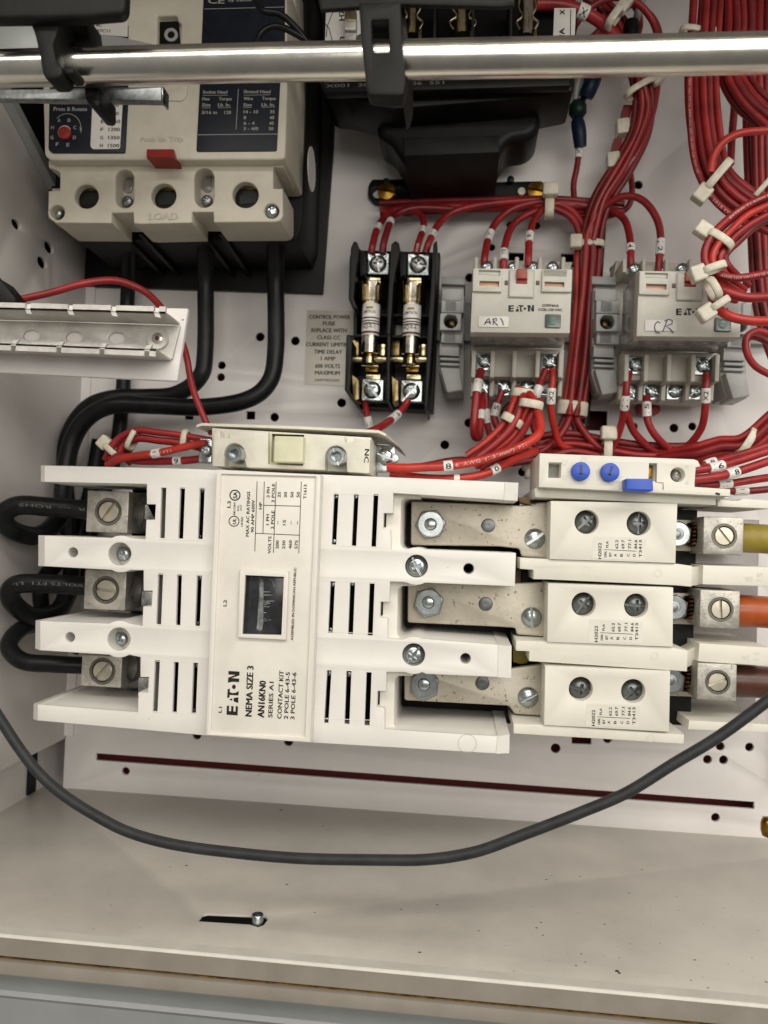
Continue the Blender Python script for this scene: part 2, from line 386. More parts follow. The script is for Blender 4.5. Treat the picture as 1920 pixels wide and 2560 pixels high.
def wire(label, pts, px=19, material='red', group='red control wires', marks=(), prints=(), n=12, name='red_wire', cat='wire', per=8):
    """pts: (u, v, z) photo pixels with depth; px: width in photo pixels at the first point; marks: (u, v, text, length_px)"""
    P = [W(*p) for p in pts]; C = spline(P, per); zr = sum(p[2] for p in pts)/len(pts); r = px/2/PM(zr)
    o = tube_mb(C, r, n).obj(name, material, None, 60); tag(o, label, cat, group)
    L = arcs(C)
    for mk in marks:
        u, v, txt, ln = mk[:4]; flip = len(mk) > 4 and mk[4]
        i = nearest(C, u, v); s = L[i]; h = ln/2/PM(C[i].z)
        CC = [sample(C, L, s-h+2*h*j/6)[0] for j in range(7)]
        T0 = (CC[1]-CC[0]).normalized(); 
        so = tube_mb(CC, r*1.22, 14).obj('wire_marker', 'marker', o, 50)
        if txt:
            cap = r*1.25; CL = arcs(CC)
            w = min(2*h*.8, cap*.95*len(txt))
            text_on(CC, CL, (h+w/2) if flip else (h-w/2), txt, cap, r*1.22, flip, 'ink', so, adv=w, bold=.012)
    for u, v, txt, cap, ln, flip in prints:
        i = nearest(C, u, v); k = PM(C[i].z)
        text_on(C, L, L[i], txt, cap/k, r, flip, 'inkr' if material.startswith('red') else 'inkc', o, adv=ln/k)
    return o
def bundle(label, pts, offs, px=17, mats=('red','red','red2'), group=None, order=None, **kw):
    """parallel wires: offs = [(sideways_px, dz)...] about the centre line pts"""
    res = []
    P = [W(*p) for p in pts]
    for k, (o, dz) in enumerate(offs):
        q = []
        for i, p in enumerate(pts):
            a = pts[max(i-1, 0)]; b = pts[min(i+1, len(pts)-1)]; d = Vector((b[0]-a[0], b[1]-a[1])).normalized()
            j = random.uniform(-3.4, 3.4)
            q.append((p[0]-d.y*(o+j), p[1]+d.x*(o+j), p[2]+dz))
        res.append(wire(label if not order else order.split('|')[k]+' '+label, q, px*random.uniform(.93, 1.07), mats[k % len(mats)], group, **kw))
    return res
def tie(label, u, v, z, ang, w, dep=None, head=1, hs=(26, 30), band=11, tail=0, tang=None, group='nylon cable ties', mz=0):
    """cable tie: band round a bundle that runs in direction ang (degrees, photo), bundle width w px; head at the +w end (head=1), the -w end (-1) or on the front (0)"""
    t = thing('cable_tie', label, 'cable tie', u, v, z, group); k = PM(z); a = math.radians(ang)
    c = W(u, v, z); dx = Vector((math.cos(a), -math.sin(a), 0)); dy = Vector((math.sin(a), math.cos(a), 0))   # along bundle, across
    hw = w/2/k; hd = (dep or w*.6)/2/k; bw = band/k; th = 1.2
    mb = MB(); n = 20; vs = []
    for r, o in ((0, 0), (th*.7, 0), (th, .15), (th, .85), (th*.7, 1), (0, 1)):
        for i in range(n):
            q = 2*math.pi*i/n; cc = math.copysign(abs(math.cos(q))**.7, math.cos(q)); ss = math.copysign(abs(math.sin(q))**.7, math.sin(q))
            vs.append(c+dy*cc*(hw+r)+Vector((0,0,1))*ss*(hd+r)+dx*(o-.5)*bw)
    fs = [(j*n+i, j*n+(i+1)%n, ((j+1)%6)*n+(i+1)%n, ((j+1)%6)*n+i) for j in range(6) for i in range(n)]
    mb.add(vs, fs).obj('band', 'tie', t, 50)
    if head is not None:
        hx, hy = hs[0]/2/k, hs[1]/2/k; hc = c+dy*(hw+hy*.7)*head+(Vector((0,0,hd+1.2)) if head == 0 else Vector((0,0,mz)))
        mb = MB(); vs = []
        for sx in (-1, 1):
            for sy in (-1, 1):
                for sz in (-1, 1): vs.append(hc+dx*hx*sx+dy*hy*sy+Vector((0,0,1))*sz*min(hx, hy)*.85)
        mb.add(vs, [(0,1,3,2),(4,6,7,5),(0,4,5,1),(2,3,7,6),(0,2,6,4),(1,5,7,3)])
        link('head', bev(mb.mesh(), min(hx, hy)*.3, 3), 'tie', t)
        if tail:
            ta = math.radians(tang if tang is not None else ang); td = Vector((math.cos(ta), -math.sin(ta), 0)); tn = Vector((td.y, -td.x, 0))
            l = tail/k; p = hc; q = .7
            vs = [p-tn*bw/2-Vector((0,0,q/2)), p+tn*bw/2-Vector((0,0,q/2)), p+tn*bw/2+Vector((0,0,q/2)), p-tn*bw/2+Vector((0,0,q/2))]
            vs += [x+td*l for x in vs]
            MB().add(vs, [(0,1,2,3),(7,6,5,4),(0,4,5,1),(1,5,6,2),(2,6,7,3),(3,7,4,0)]).obj('tail', 'tie', t)
    return t
# ---------------------------------------------------------------- fastener prototypes (unit radius 1 mm, axis towards the viewer)
def dome(h, r=1, n=28, base=-.5):
    return MB().lathe([(r*.97, base), (r, base+.08), (r, 0), (r*.96, h*.28), (r*.84, h*.55), (r*.64, h*.8), (r*.36, h*.95), (.03, h)], n)
def cross_cut(w, l, d, top):
    mb = MB().box(-w, -l, top-d, w, l, top+1); a = mb.mesh(); b = MB().box(-l, -w, top-d-.01, l, w, top+1).mesh(); return boolean(a, b, 'UNION')
def proto():
    P = {}
    m1 = boolean(dome(.42).mesh(), cross_cut(.13, .55, .40, .42)); 
    P['pan'] = m1
    m2 = boolean(dome(.42).mesh(), MB().box(-.1, -1.2, .10, .1, 1.2, 1).mesh())
    P['combo'] = boolean(m2.copy(), cross_cut(.15, .5, .5, .42))
    P['slot'] = boolean(dome(.5).mesh(), MB().box(-.13, -1.2, .14, .13, 1.2, 1).mesh())
    # flush set screw with a deep slot, in a ring
    P['set'] = boolean(MB().lathe([(.98, -.5), (1, -.05), (.93, 0), (.03, .04)], 28).mesh(), MB().box(-.15, -1.2, -.30, .15, 1.2, 1).mesh())
    P['ring'] = MB().lathe([(1.0, -.3), (1.0, .04), (1.22, .04), (1.28, -.04), (1.28, -.3)], 32, cap=False).mesh()
    # hex nut with a washer face and a bolt end
    hexp = [(math.cos(math.radians(60*i+8)), math.sin(math.radians(60*i+8))) for i in range(6)]
    P['nut'] = bev(MB().prism([(x*1.0, y*1.0) for x, y in hexp], 0, .55).mesh(), .07, 2)
    P['washer'] = MB().lathe([(.5, .0), (.5, .1), (.96, .1), (1, .05), (1, -.15)], 32, cap=False).mesh()
    P['bolt'] = MB().lathe([(.5, -.2), (.5, 0), (.48, .05), (.46, .02), (.44, .07), (.38, .10), (.03, .10)], 28).mesh()
    P['rivet'] = MB().lathe([(1, -.3), (1, .0), (.92, .12), (.55, .20), (.03, .14)], 24).mesh()
    P['collar'] = boolean(MB().lathe([(1, -2.2), (1, 0), (.95, .06), (.62, .06), (.55, 0), (.52, -1.0), (.02, -1.0)], 28, cap=False).mesh(), MB().box(-.09, -1.2, -.22, .09, 1.2, .5).mesh())
    return P
PR = proto()
def fast(kind, name, u, v, z, rpx, rot, material, parent, zs=1):
    me = PR[kind]; key = (kind, material)
    if key not in FC:
        c = me.copy(); c.materials.clear(); c.materials.append(M[material]); FC[key] = c
    r = rpx/PM(z)
    return link(name, FC[key], None, parent, W(u, v, z), rot, (r, r*zs, r))
FC = {}
# ================================================================ SETTING
WXL = -229.0
holes = [circ(u, v, r, 18) for u, v, r in ((1174,694,11),(1172,1057,11),(1112,1112,11),(1277,562,11),(1341,563,10),(1229,618,9),(1535,675,11),(1596,462,11),
  (1685,1070,11),(1731,1066,10),(1585,1066,9),(650,842,11),(738,852,11),(554,913,10),(552,943,10),(854,1007,11),(686,1043,11),(492,1838,11),(721,1853,12),
  (1389,1871,12),(1519,1847,11),(1801,1866,11),(1769,1899,11),(1809,1900,11),(1874,1868,11),(314,1928,10),(1789,2044,11),(1306,1180,11))]
holes += [rect(616,1028,637,1049), rect(462,1028,483,1049), rect(1465,1026,1517,1077), rect(1272,631,1309,652), rect(1403,634,1438,668), rect(1430,1838,1478,1861)]
holes += [[(240,1883),(1886,2005),(1886,2023),(240,1901)]]
pl = [[(WXL,-155.5),(225,-155.5),(225,330),(WXL,330)]]+[wp(h, 0) for h in holes]
tag(link('back_panel', plate_mesh(pl, -2.2, 0, .25), 'panel'), kind='structure')
tag(MB().box(WXL-10,-158,-26,235,335,-25).obj('enclosure_rear', 'rear'), kind='structure')
f = bpy.data.objects['back_panel']
q = MB().box(WXL,-124,0.05,WXL+5.5,330,1.6); q.obj('edge_flange', 'panel', f)
MB().box(174,-125,.05,175.4,-60,9).obj('edge_flange', 'panel', f)
# side wall
def WXh(u, v, ru, rv): p = WX(u, v, WXL); return [(p.z+ru*math.cos(a*math.pi/8), p.y+rv*math.sin(a*math.pi/8)) for a in range(16)]
a1, a2 = WX(3,252,WXL), WX(121,474,WXL)
sl = (a1.y-a2.y)/(a1.z-a2.z)
wl = [[(0,-126),(230,-126),(230,a2.y+sl*(230-a2.z)),(a2.z,a2.y),(0,a2.y-2)], WXh(41,561,4.2,2.4), WXh(123,619,4.8,3.0), WXh(106,657,4.8,3.0)]
lw = link('enclosure_left_wall', plate_mesh(wl, WXL-2, WXL, .3, 'x'), 'wall'); tag(lw, kind='structure')
p = [a2, Vector((WXL, a2.y+sl*(230-a2.z), 230))]
mb = MB(); dn = Vector((0, .9, -.42))*5
mb.add([p[0], p[1], p[1]+dn, p[0]+dn]+[x+Vector((5,0,0)) for x in (p[0], p[1], p[1]+dn, p[0]+dn)], [(0,1,2,3),(7,6,5,4),(0,4,5,1),(1,5,6,2),(2,6,7,3),(3,7,4,0)]).obj('wall_flange', 'stop', lw)
tag(MB().box(-245,-170,-24,-241,340,240).obj('enclosure_outer_wall', 'wall'), kind='structure')
tag(MB().box(-240.9,-154,11,-239.5,-120,19).box(-240.8,-119,-20,-240,150,240).obj('side_gap_shade', 'black2'), kind='structure')  # black sheets added as the shade of the gap and wall holes
tag(MB().box(-239,150,-20,-237,330,240).obj('mechanism_side_panel', 'black2'), kind='structure')
# floor tray with the slotted hole, and the folded front lip
FY = -155.0
slot = [(495,2303),(507,2287),(520,2284),(662,2290),(671,2296),(660,2312),(645,2318),(625,2311)]
sh = [(WY(u,v,FY).x, WY(u,v,FY).z) for u, v in slot]
FZ = 154.0
fl = [[(-241,-2),(225,-2),(225,FZ),(-241,FZ)], sh]
fo = link('enclosure_floor', plate_mesh(fl, FY-.9, FY, .15, 'y'), 'floor'); tag(fo, kind='structure')
def strip(name, prof, material, parent=None):      # sheet-metal profile in (z, y), extruded along x
    mb = MB(); xs = (-300, 260); n = len(prof)
    mb.add([(x, y, z) for x in xs for z, y in prof], [(i, i+1, n+i+1, n+i) for i in range(n-1)]); return mb.obj(name, material, parent, 30)
tag(strip('enclosure_lip', [(FZ,FY),(FZ+5,FY),(FZ+5.6,FY-.5),(FZ+5.8,FY-1)], 'lipw'), kind='structure')
lo = bpy.data.objects['enclosure_lip']
strip('lip_face', [(FZ+5.6,FY-1),(FZ+5.6,FY-7.8),(FZ+4,FY-8.5),(FZ+3.5,FY-9.6)], 'lip', lo)
strip('lip_hem', [(FZ+3.5,FY-9.6),(FZ+5.4,FY-10.0),(FZ+5.8,FY-12.0),(FZ+5.6,FY-14.6),(FZ+3,FY-15.3),(FZ-30,FY-15.6)], 'lip', lo)
strip('gasket_strip', [(FZ+3.6,FY-8.6),(FZ+4.3,FY-9.3)], 'gold', lo)
tag(strip('enclosure_lower_front', [(FZ-4,FY-15.5),(FZ-5,FY-27),(FZ-4,FY-28.5),(FZ-5,FY-30),(FZ-8,FY-160)], 'door'), kind='structure')
tag(MB().box(-300,318,-26,260,322,262).obj('enclosure_top', 'wall'), kind='structure')
tag(MB().box(-300,272,256,260,322,262).obj('shade_header', 'wall'), kind='structure')  # unseen header, added to keep the ceiling light off the upper panel
tag(MB().box(-258,FY-40,-24,225,FY-38,FZ-6).obj('enclosure_sump', 'black2'), kind='structure')
# dirt on the tray
rr = random.Random(3); mb = MB()
sp = [(1049,2381,7),(1543,2428,10),(1548,2433,7),(1737,2400,5),(1342,2320,5),(1353,2306,4),(1357,2338,4),(1366,2199,4),(1572,2233,4),(1511,2311,4),(1093,2262,4),(1197,2327,4),(1440,2414,4),(1453,2385,4),
      (1727,2451,4),(1770,2470,5),(1772,2476,4),(1757,2443,3),(1463,2405,4),(702,2025,6),(466,2164,6),(717,2211,5),(807,2065,4),(787,2281,4),(277,2263,4),(425,2168,3),(233,2323,4),(1003,2274,4),(1450,2191,4),(1604,2174,4),(1284,2428,3),(1650,2358,3),(1915,2455,5),(1820,2409,3),(1880,2395,3)]
sp += [(rr.uniform(1150,1910), rr.uniform(2180,2470), rr.uniform(1.2,2.6)) for _ in range(46)]+[(rr.uniform(60,1150), rr.uniform(2080,2370), rr.uniform(1.0,2.2)) for _ in range(34)]
for u, v, s in sp:
    c = WY(u, v, FY); 
    if c.z > FZ-1: continue
    r = s/PM(c.z)*.62; a0 = rr.uniform(0, 6); e = rr.uniform(.5, 1)
    P6 = [(c.x+r*rr.uniform(.6,1.3)*math.cos(a0+k)*1.3, c.z+r*e*rr.uniform(.7,1.2)*math.sin(a0+k)) for k in range(6)]
    mb.add([(x, FY+.02, z) for x, z in P6]+[(c.x, FY+r*.5, c.z)], [(i, (i+1)%6, 6) for i in range(6)])
tag(mb.obj('floor_debris', 'dirt'), 'small dark specks of dirt and wire trimmings scattered on the tray', 'debris', kind='stuff')
# bolt end standing in the floor slot
b0 = WY(643.5, 2304, FY); t = bpy.data.objects.new('floor_bolt', None); COL.objects.link(t); t.location = B(*b0); ORG[t.name] = B(*b0); tag(t, 'short zinc bolt end standing in the slot of the tray', 'bolt')
MB().lathe([(2.4,-3),(2.4,2.6),(2.2,2.9),(1.6,2.9),(1.5,1.4),(.05,1.4)], 20, (b0.x, b0.y, b0.z), True, 'y').obj('bolt_shank', 'zinc', t)
MB().lathe([(3.4,-5),(3.4,-2.4),(2.6,-2.3)], 6, (b0.x, b0.y, b0.z), True, 'y').obj('hex_nut', 'zinc', t)
t = thing('spade_terminal', 'tan rounded connector tip at the right edge below the perforated panel', 'connector', 1915, 2070, 30)
c = W(1919, 2072, 30); link('tip', MB().lathe([(.2,-4.5),(2.5,-3.5),(3.3,-1),(3.3,3),(2.4,5.5),(.2,6)], 18, (c.x, c.y, c.z), True, 'y').mesh(60), 'gold', t)
# ================================================================ helpers for the devices
def wedge(name, pts, zb, material, parent):
    vs = [W(u, v, z) for u, v, z in pts]; n = len(pts); vs += [Vector((p.x, p.y, zb)) for p in vs]
    return MB().add(vs, [tuple(range(n)), tuple(reversed(range(n, 2*n)))]+[(i, n+i, n+(i+1)%n, (i+1)%n) for i in range(n)]).obj(name, material, parent)
def screw(kind, u, v, z, r, rot, parent, material='zinc', name='screw', zs=1): return fast(kind, name, u, v, z, r, rot, material, parent, zs)
def lug(u0, v0, u1, v1, z, depth, rot, parent, material='lug', side_hole=True):
    """square wire lug with a set screw down its face and a wire bore through its side"""
    a, b = W(u0, v0, z), W(u1, v1, z); cx, cy = (a.x+b.x)/2, (a.y+b.y)/2; s = abs(b.x-a.x)/2; sy = abs(a.y-b.y)/2
    me = bev(MB().box(cx-s, cy-sy, z-depth, cx+s, cy+sy, z).mesh(), .5, 2)
    r = s*.60
    me = boolean(me, MB().lathe([(r,-4),(r,2)], 28, (cx, cy, z)).mesh())
    if side_hole: me = boolean(me, MB().lathe([(s*.62,-s-3),(s*.62,s+3)], 24, (cx, cy, z-depth*.52), True, 'x').mesh())
    o = link('terminal_lug', me, material, parent)
    uu, vv = (u0+u1)/2+2, (v0+v1)/2
    fast('set', 'set_screw', uu, vv, z-.5, r*.80*PM(z), rot, 'lugs', o); fast('ring', 'thread_ring', uu, vv, z+.02, r*.86*PM(z), 0, 'ringm', o)
    return o
# ================================================================ CONTACTOR
ct = thing('contactor', 'large ivory motor contactor in the centre with slotted cover, three black cables on its left', 'contactor', 650, 1510, 0)
cov = [(111,1163.5),(480,1172),(560,1176),(900,1190),(1262,1205),(1260,1250),(983,1232.6),(983,1283),(959,1283),(957,1322),(976,1324),(977.6,1374),(1003,1374)]
cov += arc(1040,1415.5,47,-117,-63)+[(1290,1382.5),(1287,1466),(1066,1457)]+arc(1040,1415.5,47,63,117)+[(1008,1455),(975,1454),(974,1504.5),(951,1504.5),(949,1543.6),(969.5,1545),(969,1597),(1000,1599)]
cov += arc(1034,1638.6,47,-117,-63)+[(1245,1612),(1245,1693),(1066,1685)]+arc(1034,1638.6,47,63,117)+[(966,1679.7),(966,1727.7),(943.5,1727.7),(941.4,1767),(961.7,1770),(961.7,1823.8),(1244,1841),(1240,1884),(776,1856.6),(514,1838.7),(94,1801.5),(94,1761),(344.7,1781)]
cov += [(346,1731),(370,1731),(372,1693),(351,1693),(351,1643)]+arc(298,1598,46,58,122)+[(100,1626),(100,1552)]+arc(298,1598,46,-122,-58)+[(355.7,1565.5),(358,1516),(379,1516),(381,1477),(359,1477),(358.8,1426)]
cov += arc(302,1385,46,60,120)+[(111,1415.5),(111,1339)]+arc(302,1385,46,-120,-60)+[(363.6,1348),(366,1299),(387,1299),(389,1261),(367,1261),(367,1210),(111,1204.5)]
def slit(x0, x1, y0, xb, y1): return [(x0,y0),(x1,y0+.5),(xb+(x1-x0),y1+.5),(xb,y1)]
SL = [slit(403,415,1218,399,1345), slit(450,462,1219,445,1346), slit(499,511,1220,494,1347), slit(395,407,1434,390,1561), slit(443,454,1436,439,1563), slit(492,504,1438,487,1565),
      slit(387,399,1651,381,1779), slit(435,446,1654,430,1781), slit(483,494,1656,478,1783),
      slit(835,846,1234,829,1361), slit(885,896,1235,879,1364), slit(934,945.5,1236,928,1366), slit(826,837,1454,820,1582), slit(875,887,1457,870,1585), slit(924,936,1459,919,1588.7),
      slit(817.5,828,1676,810,1808), slit(866,878,1678,861,1810.5), slit(916,928.5,1681,911,1814)]
BH = [circ(299,1385,29), circ(297,1598,29), circ(1041,1415.5,28.5), circ(1034,1637,28.5)]
SH = [circ(182,1381,12.5), circ(174.6,1593,12.5), circ(1171.5,1422,14), circ(1163.6,1646.4,13.5)]
ZC = 112
cv = plate('cover', [cov]+SL+BH+SH, ZC, 2.2, 'cover2', ct, .35)
plate('cover_skirt', [cov, [(392,1200),(524,1205),(498,1812),(372,1800)], [(815,1215),(952,1222),(930,1830),(797,1822)]]+[circ(u, v, 31) for u, v in ((299,1385),(297,1598),(1041,1415.5),(1034,1637))]+[circ(u,v,13) for u,v in ((182,1381),(174.6,1593),(1171.5,1422),(1163.6,1646.4))], ZC-2.25, 47.8, 'cover2', ct, .1)
for pts in ([(1262,1205,112),(1260,1250,112),(1294,1252,108),(1296,1207,108)], [(1245,1612,112),(1245,1693,112),(1278,1695,107),(1279,1615,107)], [(1244,1841,112),(1240,1884,112),(1273,1883,107),(1274,1836,107)],
            [(111,1163.5,112),(111,1204.5,112),(102,1204,108),(102,1163.5,108)], [(111,1339,112),(111,1415.5,112),(96,1415,107),(96,1338,107)], [(100,1552,112),(100,1626,112),(88,1621,107),(89,1551,107)], [(94,1761,112),(94,1801.5,112),(83,1798,107),(84,1759,107)]):
    wedge('arm_tip', pts, 62.2, 'cover2', ct)
# seams of the moulded inserts between the slot rows
for k in (0, 1, 2):
    for (x0, x1, dx) in ((399,511,-8*k), (829,946,-9*k)):
        for vv in ((1218,1347) if k == 0 else (1435,1563) if k == 1 else (1652,1780)):
            o = 16 if x0 > 600 else 0
            wedge('cover_seam', [(x0+dx-3,vv+o,112.12),(x1+dx+3,vv+o+4,112.12),(x1+dx+3,vv+o+5.2,112.12),(x0+dx-3,vv+o+1.2,112.12)], 111.8, 'cover', ct)
# base in black phenolic and a black block added as shade behind the slots
plate('base', [[(330,1190),(1010,1200),(1300,1245),(1296,1810),(1000,1815),(320,1790)]], 60, 59, 'black', ct, 1)
plate('slot_shade_block', [[(392,1200),(1000,1215),(990,1830),(372,1800)]], 92, 30, 'void', ct, .5)
for k, (x, y) in enumerate(((503,1226),(497,1341),(497,1445),(491,1558),(488,1664),(482,1776),(839,1241),(834,1353),(831,1461),(825,1575),(822,1684),(816,1799),(889,1241),(881,1459),(872,1686))):
    screw('rivet', x, y, 107.5, 6.0, 0, ct, 'zinc', 'contact_rivet')
# recessed pads of the cover beside the right-hand pockets
def pad(v0, v1, nv0, nv1, dx):
    L = 1003+dx
    poly = [(945+dx,v0-6),(1048+dx,v0-3),(1048+dx,v0+9),(L+16,v0+9)]+arc(L+14,v0+23,14,-90,-180,5)+arc(L+12,v1-17,14,180,90,5)+[(1046+dx,v1-2),(1046+dx,v1+9),(945+dx,v1+6)]
    plate('cover_pad', [poly], 105, 42, 'cover', ct, .5)
    plate('latch_slot', [[(959+dx,nv0+1),(966+dx,nv0+1),(965+dx,nv1-4),(958+dx,nv1-4)]], 105.3, .5, 'black', ct, .05)
pad(1234,1375,1283,1322,0); pad(1456,1599,1504,1543,-8); pad(1681,1826,1727,1767,-16)
for (u0, v0, u1, v1) in ((362,1261,389,1299),(354,1477,381,1516),(346,1693,372,1731)):
    plate('latch_slot', [rect(u0,v0+1,u1,v1)], 98, 14, 'steel', ct, .3)
# raised centre with the printed label
plate('label_frame', [[(541.8,1173.5),(802,1186.5),(776,1856.6),(514,1838.7)], [(553,1185),(789,1192),(762,1845),(526,1834)]], 118.5, 6.4, 'cover', ct, .5)
lb = plate('label_plate', [[(551,1183),(791,1190),(764,1847),(524,1836)], [(612,1437),(710,1441),(704,1589),(604.5,1586.5)]], 117.3, 1.6, 'label', ct, .1)
plate('window_frame', [[(600,1424),(721,1428),(714.5,1600),(594,1594)], [(613,1438),(709,1442.5),(703,1588),(605,1585.5)]], 119.4, 2, 'cover', ct, .35)
wn = plate('window_pane', [[(611,1436),(711,1440),(705,1590),(603,1587)]], 115.6, .8, 'film', ct, .1)
iz = 115.72; ik = Ink(iz)
ik.poly([(651,1447),(656,1446),(659,1456),(658,1560),(655,1575),(648,1577),(641,1572),(643,1560)])
for a, b, c in ((1478,10,17),(1486,12,24),(1501,22,28),(1507,18,10),(1515,12,16),(1530,4,8),(1548,15,20),(1552,8,6)): ik.poly([(658,a),(658+c,a+1),(658+c,a+2.5),(658,a+3)])
ik.poly([(662,1500),(676,1508),(661,1514)]); ik.poly([(660,1545),(672,1550),(659,1556)]); ik.path([(672,1447),(682,1453),(686,1467)], 2); ik.path([(648,1438),(650,1587)], .8)
ik.obj(wn, 'dust', 'dust_streak')
ik = Ink(117.42)
T = ik.t
T('L3', (576,1269.5), (577,1253), 8.8); T('MAX AC RATINGS', (622,1341), (625.5,1229), 8.3); T('90 AMP 600V', (634.6,1331), (637,1250), 8)
T('HP', (655,1273), (655.4,1255.5), 8, .01); T('3 PH', (674,1243.5), (674.6,1218), 8, .01); T('3 POLE', (686.2,1256), (687.7,1209), 8, .01); T('1 PH', (672.7,1312), (673,1286), 8, .01); T('2 POLE', (684.4,1322.5), (686.2,1276.6), 8, .01)
T('VOLTS', (677,1384), (678.5,1341), 8, .01)
for s, x in (('200',696.5),('230',712.7),('460',729),('575',744)): T(s, (x,1372), (x+1,1351), 8)
for s, x in (('25',701.5),('30',717.3),('50',733.5),('50',749)): T(s, (x,1243.5), (x+.6,1230), 8)
T('15', (714,1313), (714.6,1300), 8)
for x in (694,727,743): T('--', (x+3,1311), (x+3.4,1303), 8)
T('T1613', (766,1247), (767,1211.5), 8)
for a, b in (((642.8,1203),(637,1378.5)), ((660.7,1204),(657.4,1333)), ((690.6,1204),(683.4,1382)), ((753.4,1204),(747,1383)), ((637,1333),(748.5,1338)), ((658,1263),(751,1265.6))): ik.line(a, b, 1.7)
ik.ring(585,1303,12.5,2.2); T('UL', (590,1310), (590.4,1296), 9, .01); ik.ring(587.4,1238,12.5,3); T('SA', (593,1246), (593.4,1230), 11, .02)
T('LISTED', (607,1316), (607.8,1292), 5); T('IND CONT', (588,1287), (589,1255), 5); T('EQ.', (597,1277), (597.4,1262), 4); T('A7A7', (604,1277), (604.4,1262), 4)
T('L2', (566,1516), (567,1500), 8.8); T('L1', (554,1782), (555.5,1768), 8.8)
ik.logo((594,1788.5), (599,1679), 29)
T('NEMA SIZE 3', (629,1791), (634,1665.6), 17, .005); T('AN16KN0', (660,1794), (665,1703), 17.5, .005); T('SERIES A1', (681,1794), (684.4,1705), 11.5, .005)
T('CONTACT KIT', (703.6,1797), (709.5,1677), 11.5, .005); T('2 POLE 6-43-5', (720,1798), (724.8,1681), 10.8, .005); T('3 POLE 6-43-6', (736,1798.7), (741,1681.5), 10.8, .005)
T('ASSEMBLED IN DOMINICAN REPUBLIC', (733,1601), (741,1419), 6.5, .02)
ik.obj(lb)
screw('combo', 308, 1385, 100, 19, 30, ct); screw('combo', 301, 1598, 100, 19, -20, ct); screw('combo', 1042, 1415.7, 108, 26, 28, ct); screw('combo', 1034, 1637, 108, 26, -35, ct)
for u, v in ((300,1385),(298,1598),(1041,1415.5),(1034,1637)): plate('screw_seat', [circ(u,v,30)], 99, 2, 'cover', ct, .1)
# mould mark on the bottom arm
ik = Ink(112.1); ik.ring(1168,1859,23,1.2); ik.obj(ct, 'emb', 'mould_mark')
# terminals on the left
for (a, rot) in (((219,1226,318,1333),-35), ((213,1423,312,1527),86), ((205,1636,302,1720),-40)):
    lug(*a, 92, 22, rot, ct)
    plate('terminal_strap', [[(a[2]-40,a[1]+4),(a[2]+70,a[1]+6),(a[2]+66,a[3]+2),(a[2]-42,a[3])]], 69, 3, 'steel', ct, .4)
# ================================================================ OVERLOAD RELAY
ov = thing('overload_relay', 'cream three-pole overload relay bolted to the right of the contactor, with two blue dials', 'overload relay', 1530, 1540, 0)
plate('base', [[(1306,1262),(1745,1275),(1728,1815),(1296,1800)]], 72, 52, 'black2', ov, 1)
plate('base_wall', [[(1315,1278),(1900,1300),(1890,1800),(1300,1790)]], 40, 39, 'smoke', ov, 1)
def otext(dx, dv, blk):
    ik = Ink(100.12); T = ik.t; X = lambda x, y: (x+dx, y+dv)
    T('H2022', X(1503.7,1397), X(1503.7,1357), 8, .015); T('DIAL', X(1516.5,1393), X(1516.5,1377.5), 6, .03); T('SET', X(1528.7,1392), X(1528.7,1381), 6, .03); T('FLA', X(1521,1369), X(1521,1353), 6, .01)
    for s, x, n in (('A',1541.5,'62.2'),('B',1557,'69.7'),('C',1574,'77.1'),('D',1589,'84.6')): T(s, X(x,1391.5), X(x,1384.5), 6.5, .015); T(n, X(x+4,1371.5), X(x+4,1350), 7, .015)
    T('T3413', X(1604.5,1393), X(1604.5,1350.5), 7, .01)
    ik.line(X(1530.5,1375), X(1591,1378), 1.3); ik.line(X(1509,1374), X(1533,1375), 1.1)
    ik.obj(blk)
    s = Ink(100.06); s.poly([X(1483,1341),X(1616,1346),X(1613,1401),X(1480,1396)]); s.obj(blk, 'over', 'printed_sticker')
blk = [[(1377,1252),(1694,1258.5),(1689,1408),(1374,1398)], [(1370,1458),(1683.5,1469),(1682,1617.5),(1368,1605)], [(1363,1664.6),(1676,1678),(1673,1830),(1360,1813)]]
sc = [((1466.5,1305,-48),(1596.7,1308.7,0)), ((1459,1511,-36),(1590.6,1514,88)), ((1452,1722.4,78),(1583,1728,-46))]
for k in range(3):
    h = [circ(u, v, 30) for u, v, r in sc[k]]
    o = plate('pole_cover', [blk[k]]+h, 100, 26, 'over', ov, .35)
    for u, v, r in sc[k]:
        screw('combo', u-1, v-1, 94, 27.5, r, o, 'steelz'); plate('screw_seat', [circ(u, v, 30)], 92.5, 2, 'stop', o, .1)
    otext(*((0,0),(-9,207.6),(-16,418))[k], o)
# divider bars between the poles
plate('divider', [[(1300,1394.6),(1374,1398),(1689,1409),(1730.5,1414.7),(1728.7,1467),(1689,1463.5),(1374,1449),(1333.5,1448),(1333.5,1425),(1300,1422)]], 98.6, 62, 'over', ov, .35)
plate('divider', [[(1290,1601),(1360,1604),(1674,1618),(1719.7,1626),(1718,1679),(1676,1676),(1323,1653),(1323,1628.5),(1290,1627)]], 98.6, 62, 'over', ov, .35)
plate('divider', [[(1284,1809),(1360,1813),(1710.6,1836.4),(1710,1860),(1284,1834)]], 98.6, 66, 'over', ov, .35)
plate('divider', [[(1336,1221),(1342,1219),(1820,1238),(1822,1246),(1790,1247),(1790,1263),(1338,1243)]], 99, 60, 'over', ov, .3)
for k, (u, v) in enumerate(((1362,1231),(1465,1235),(1656,1240),(1466,1425),(1645,1433),(1637,1640),(1336,1824),(1446,1834),(1628,1846))):
    s = Ink(98.75 if k > 2 else 99.15); s.ring(u, v, 8.5 if k in (0,1,2) else 9, 1.1); s.obj(ov, 'embw', 'mould_mark')
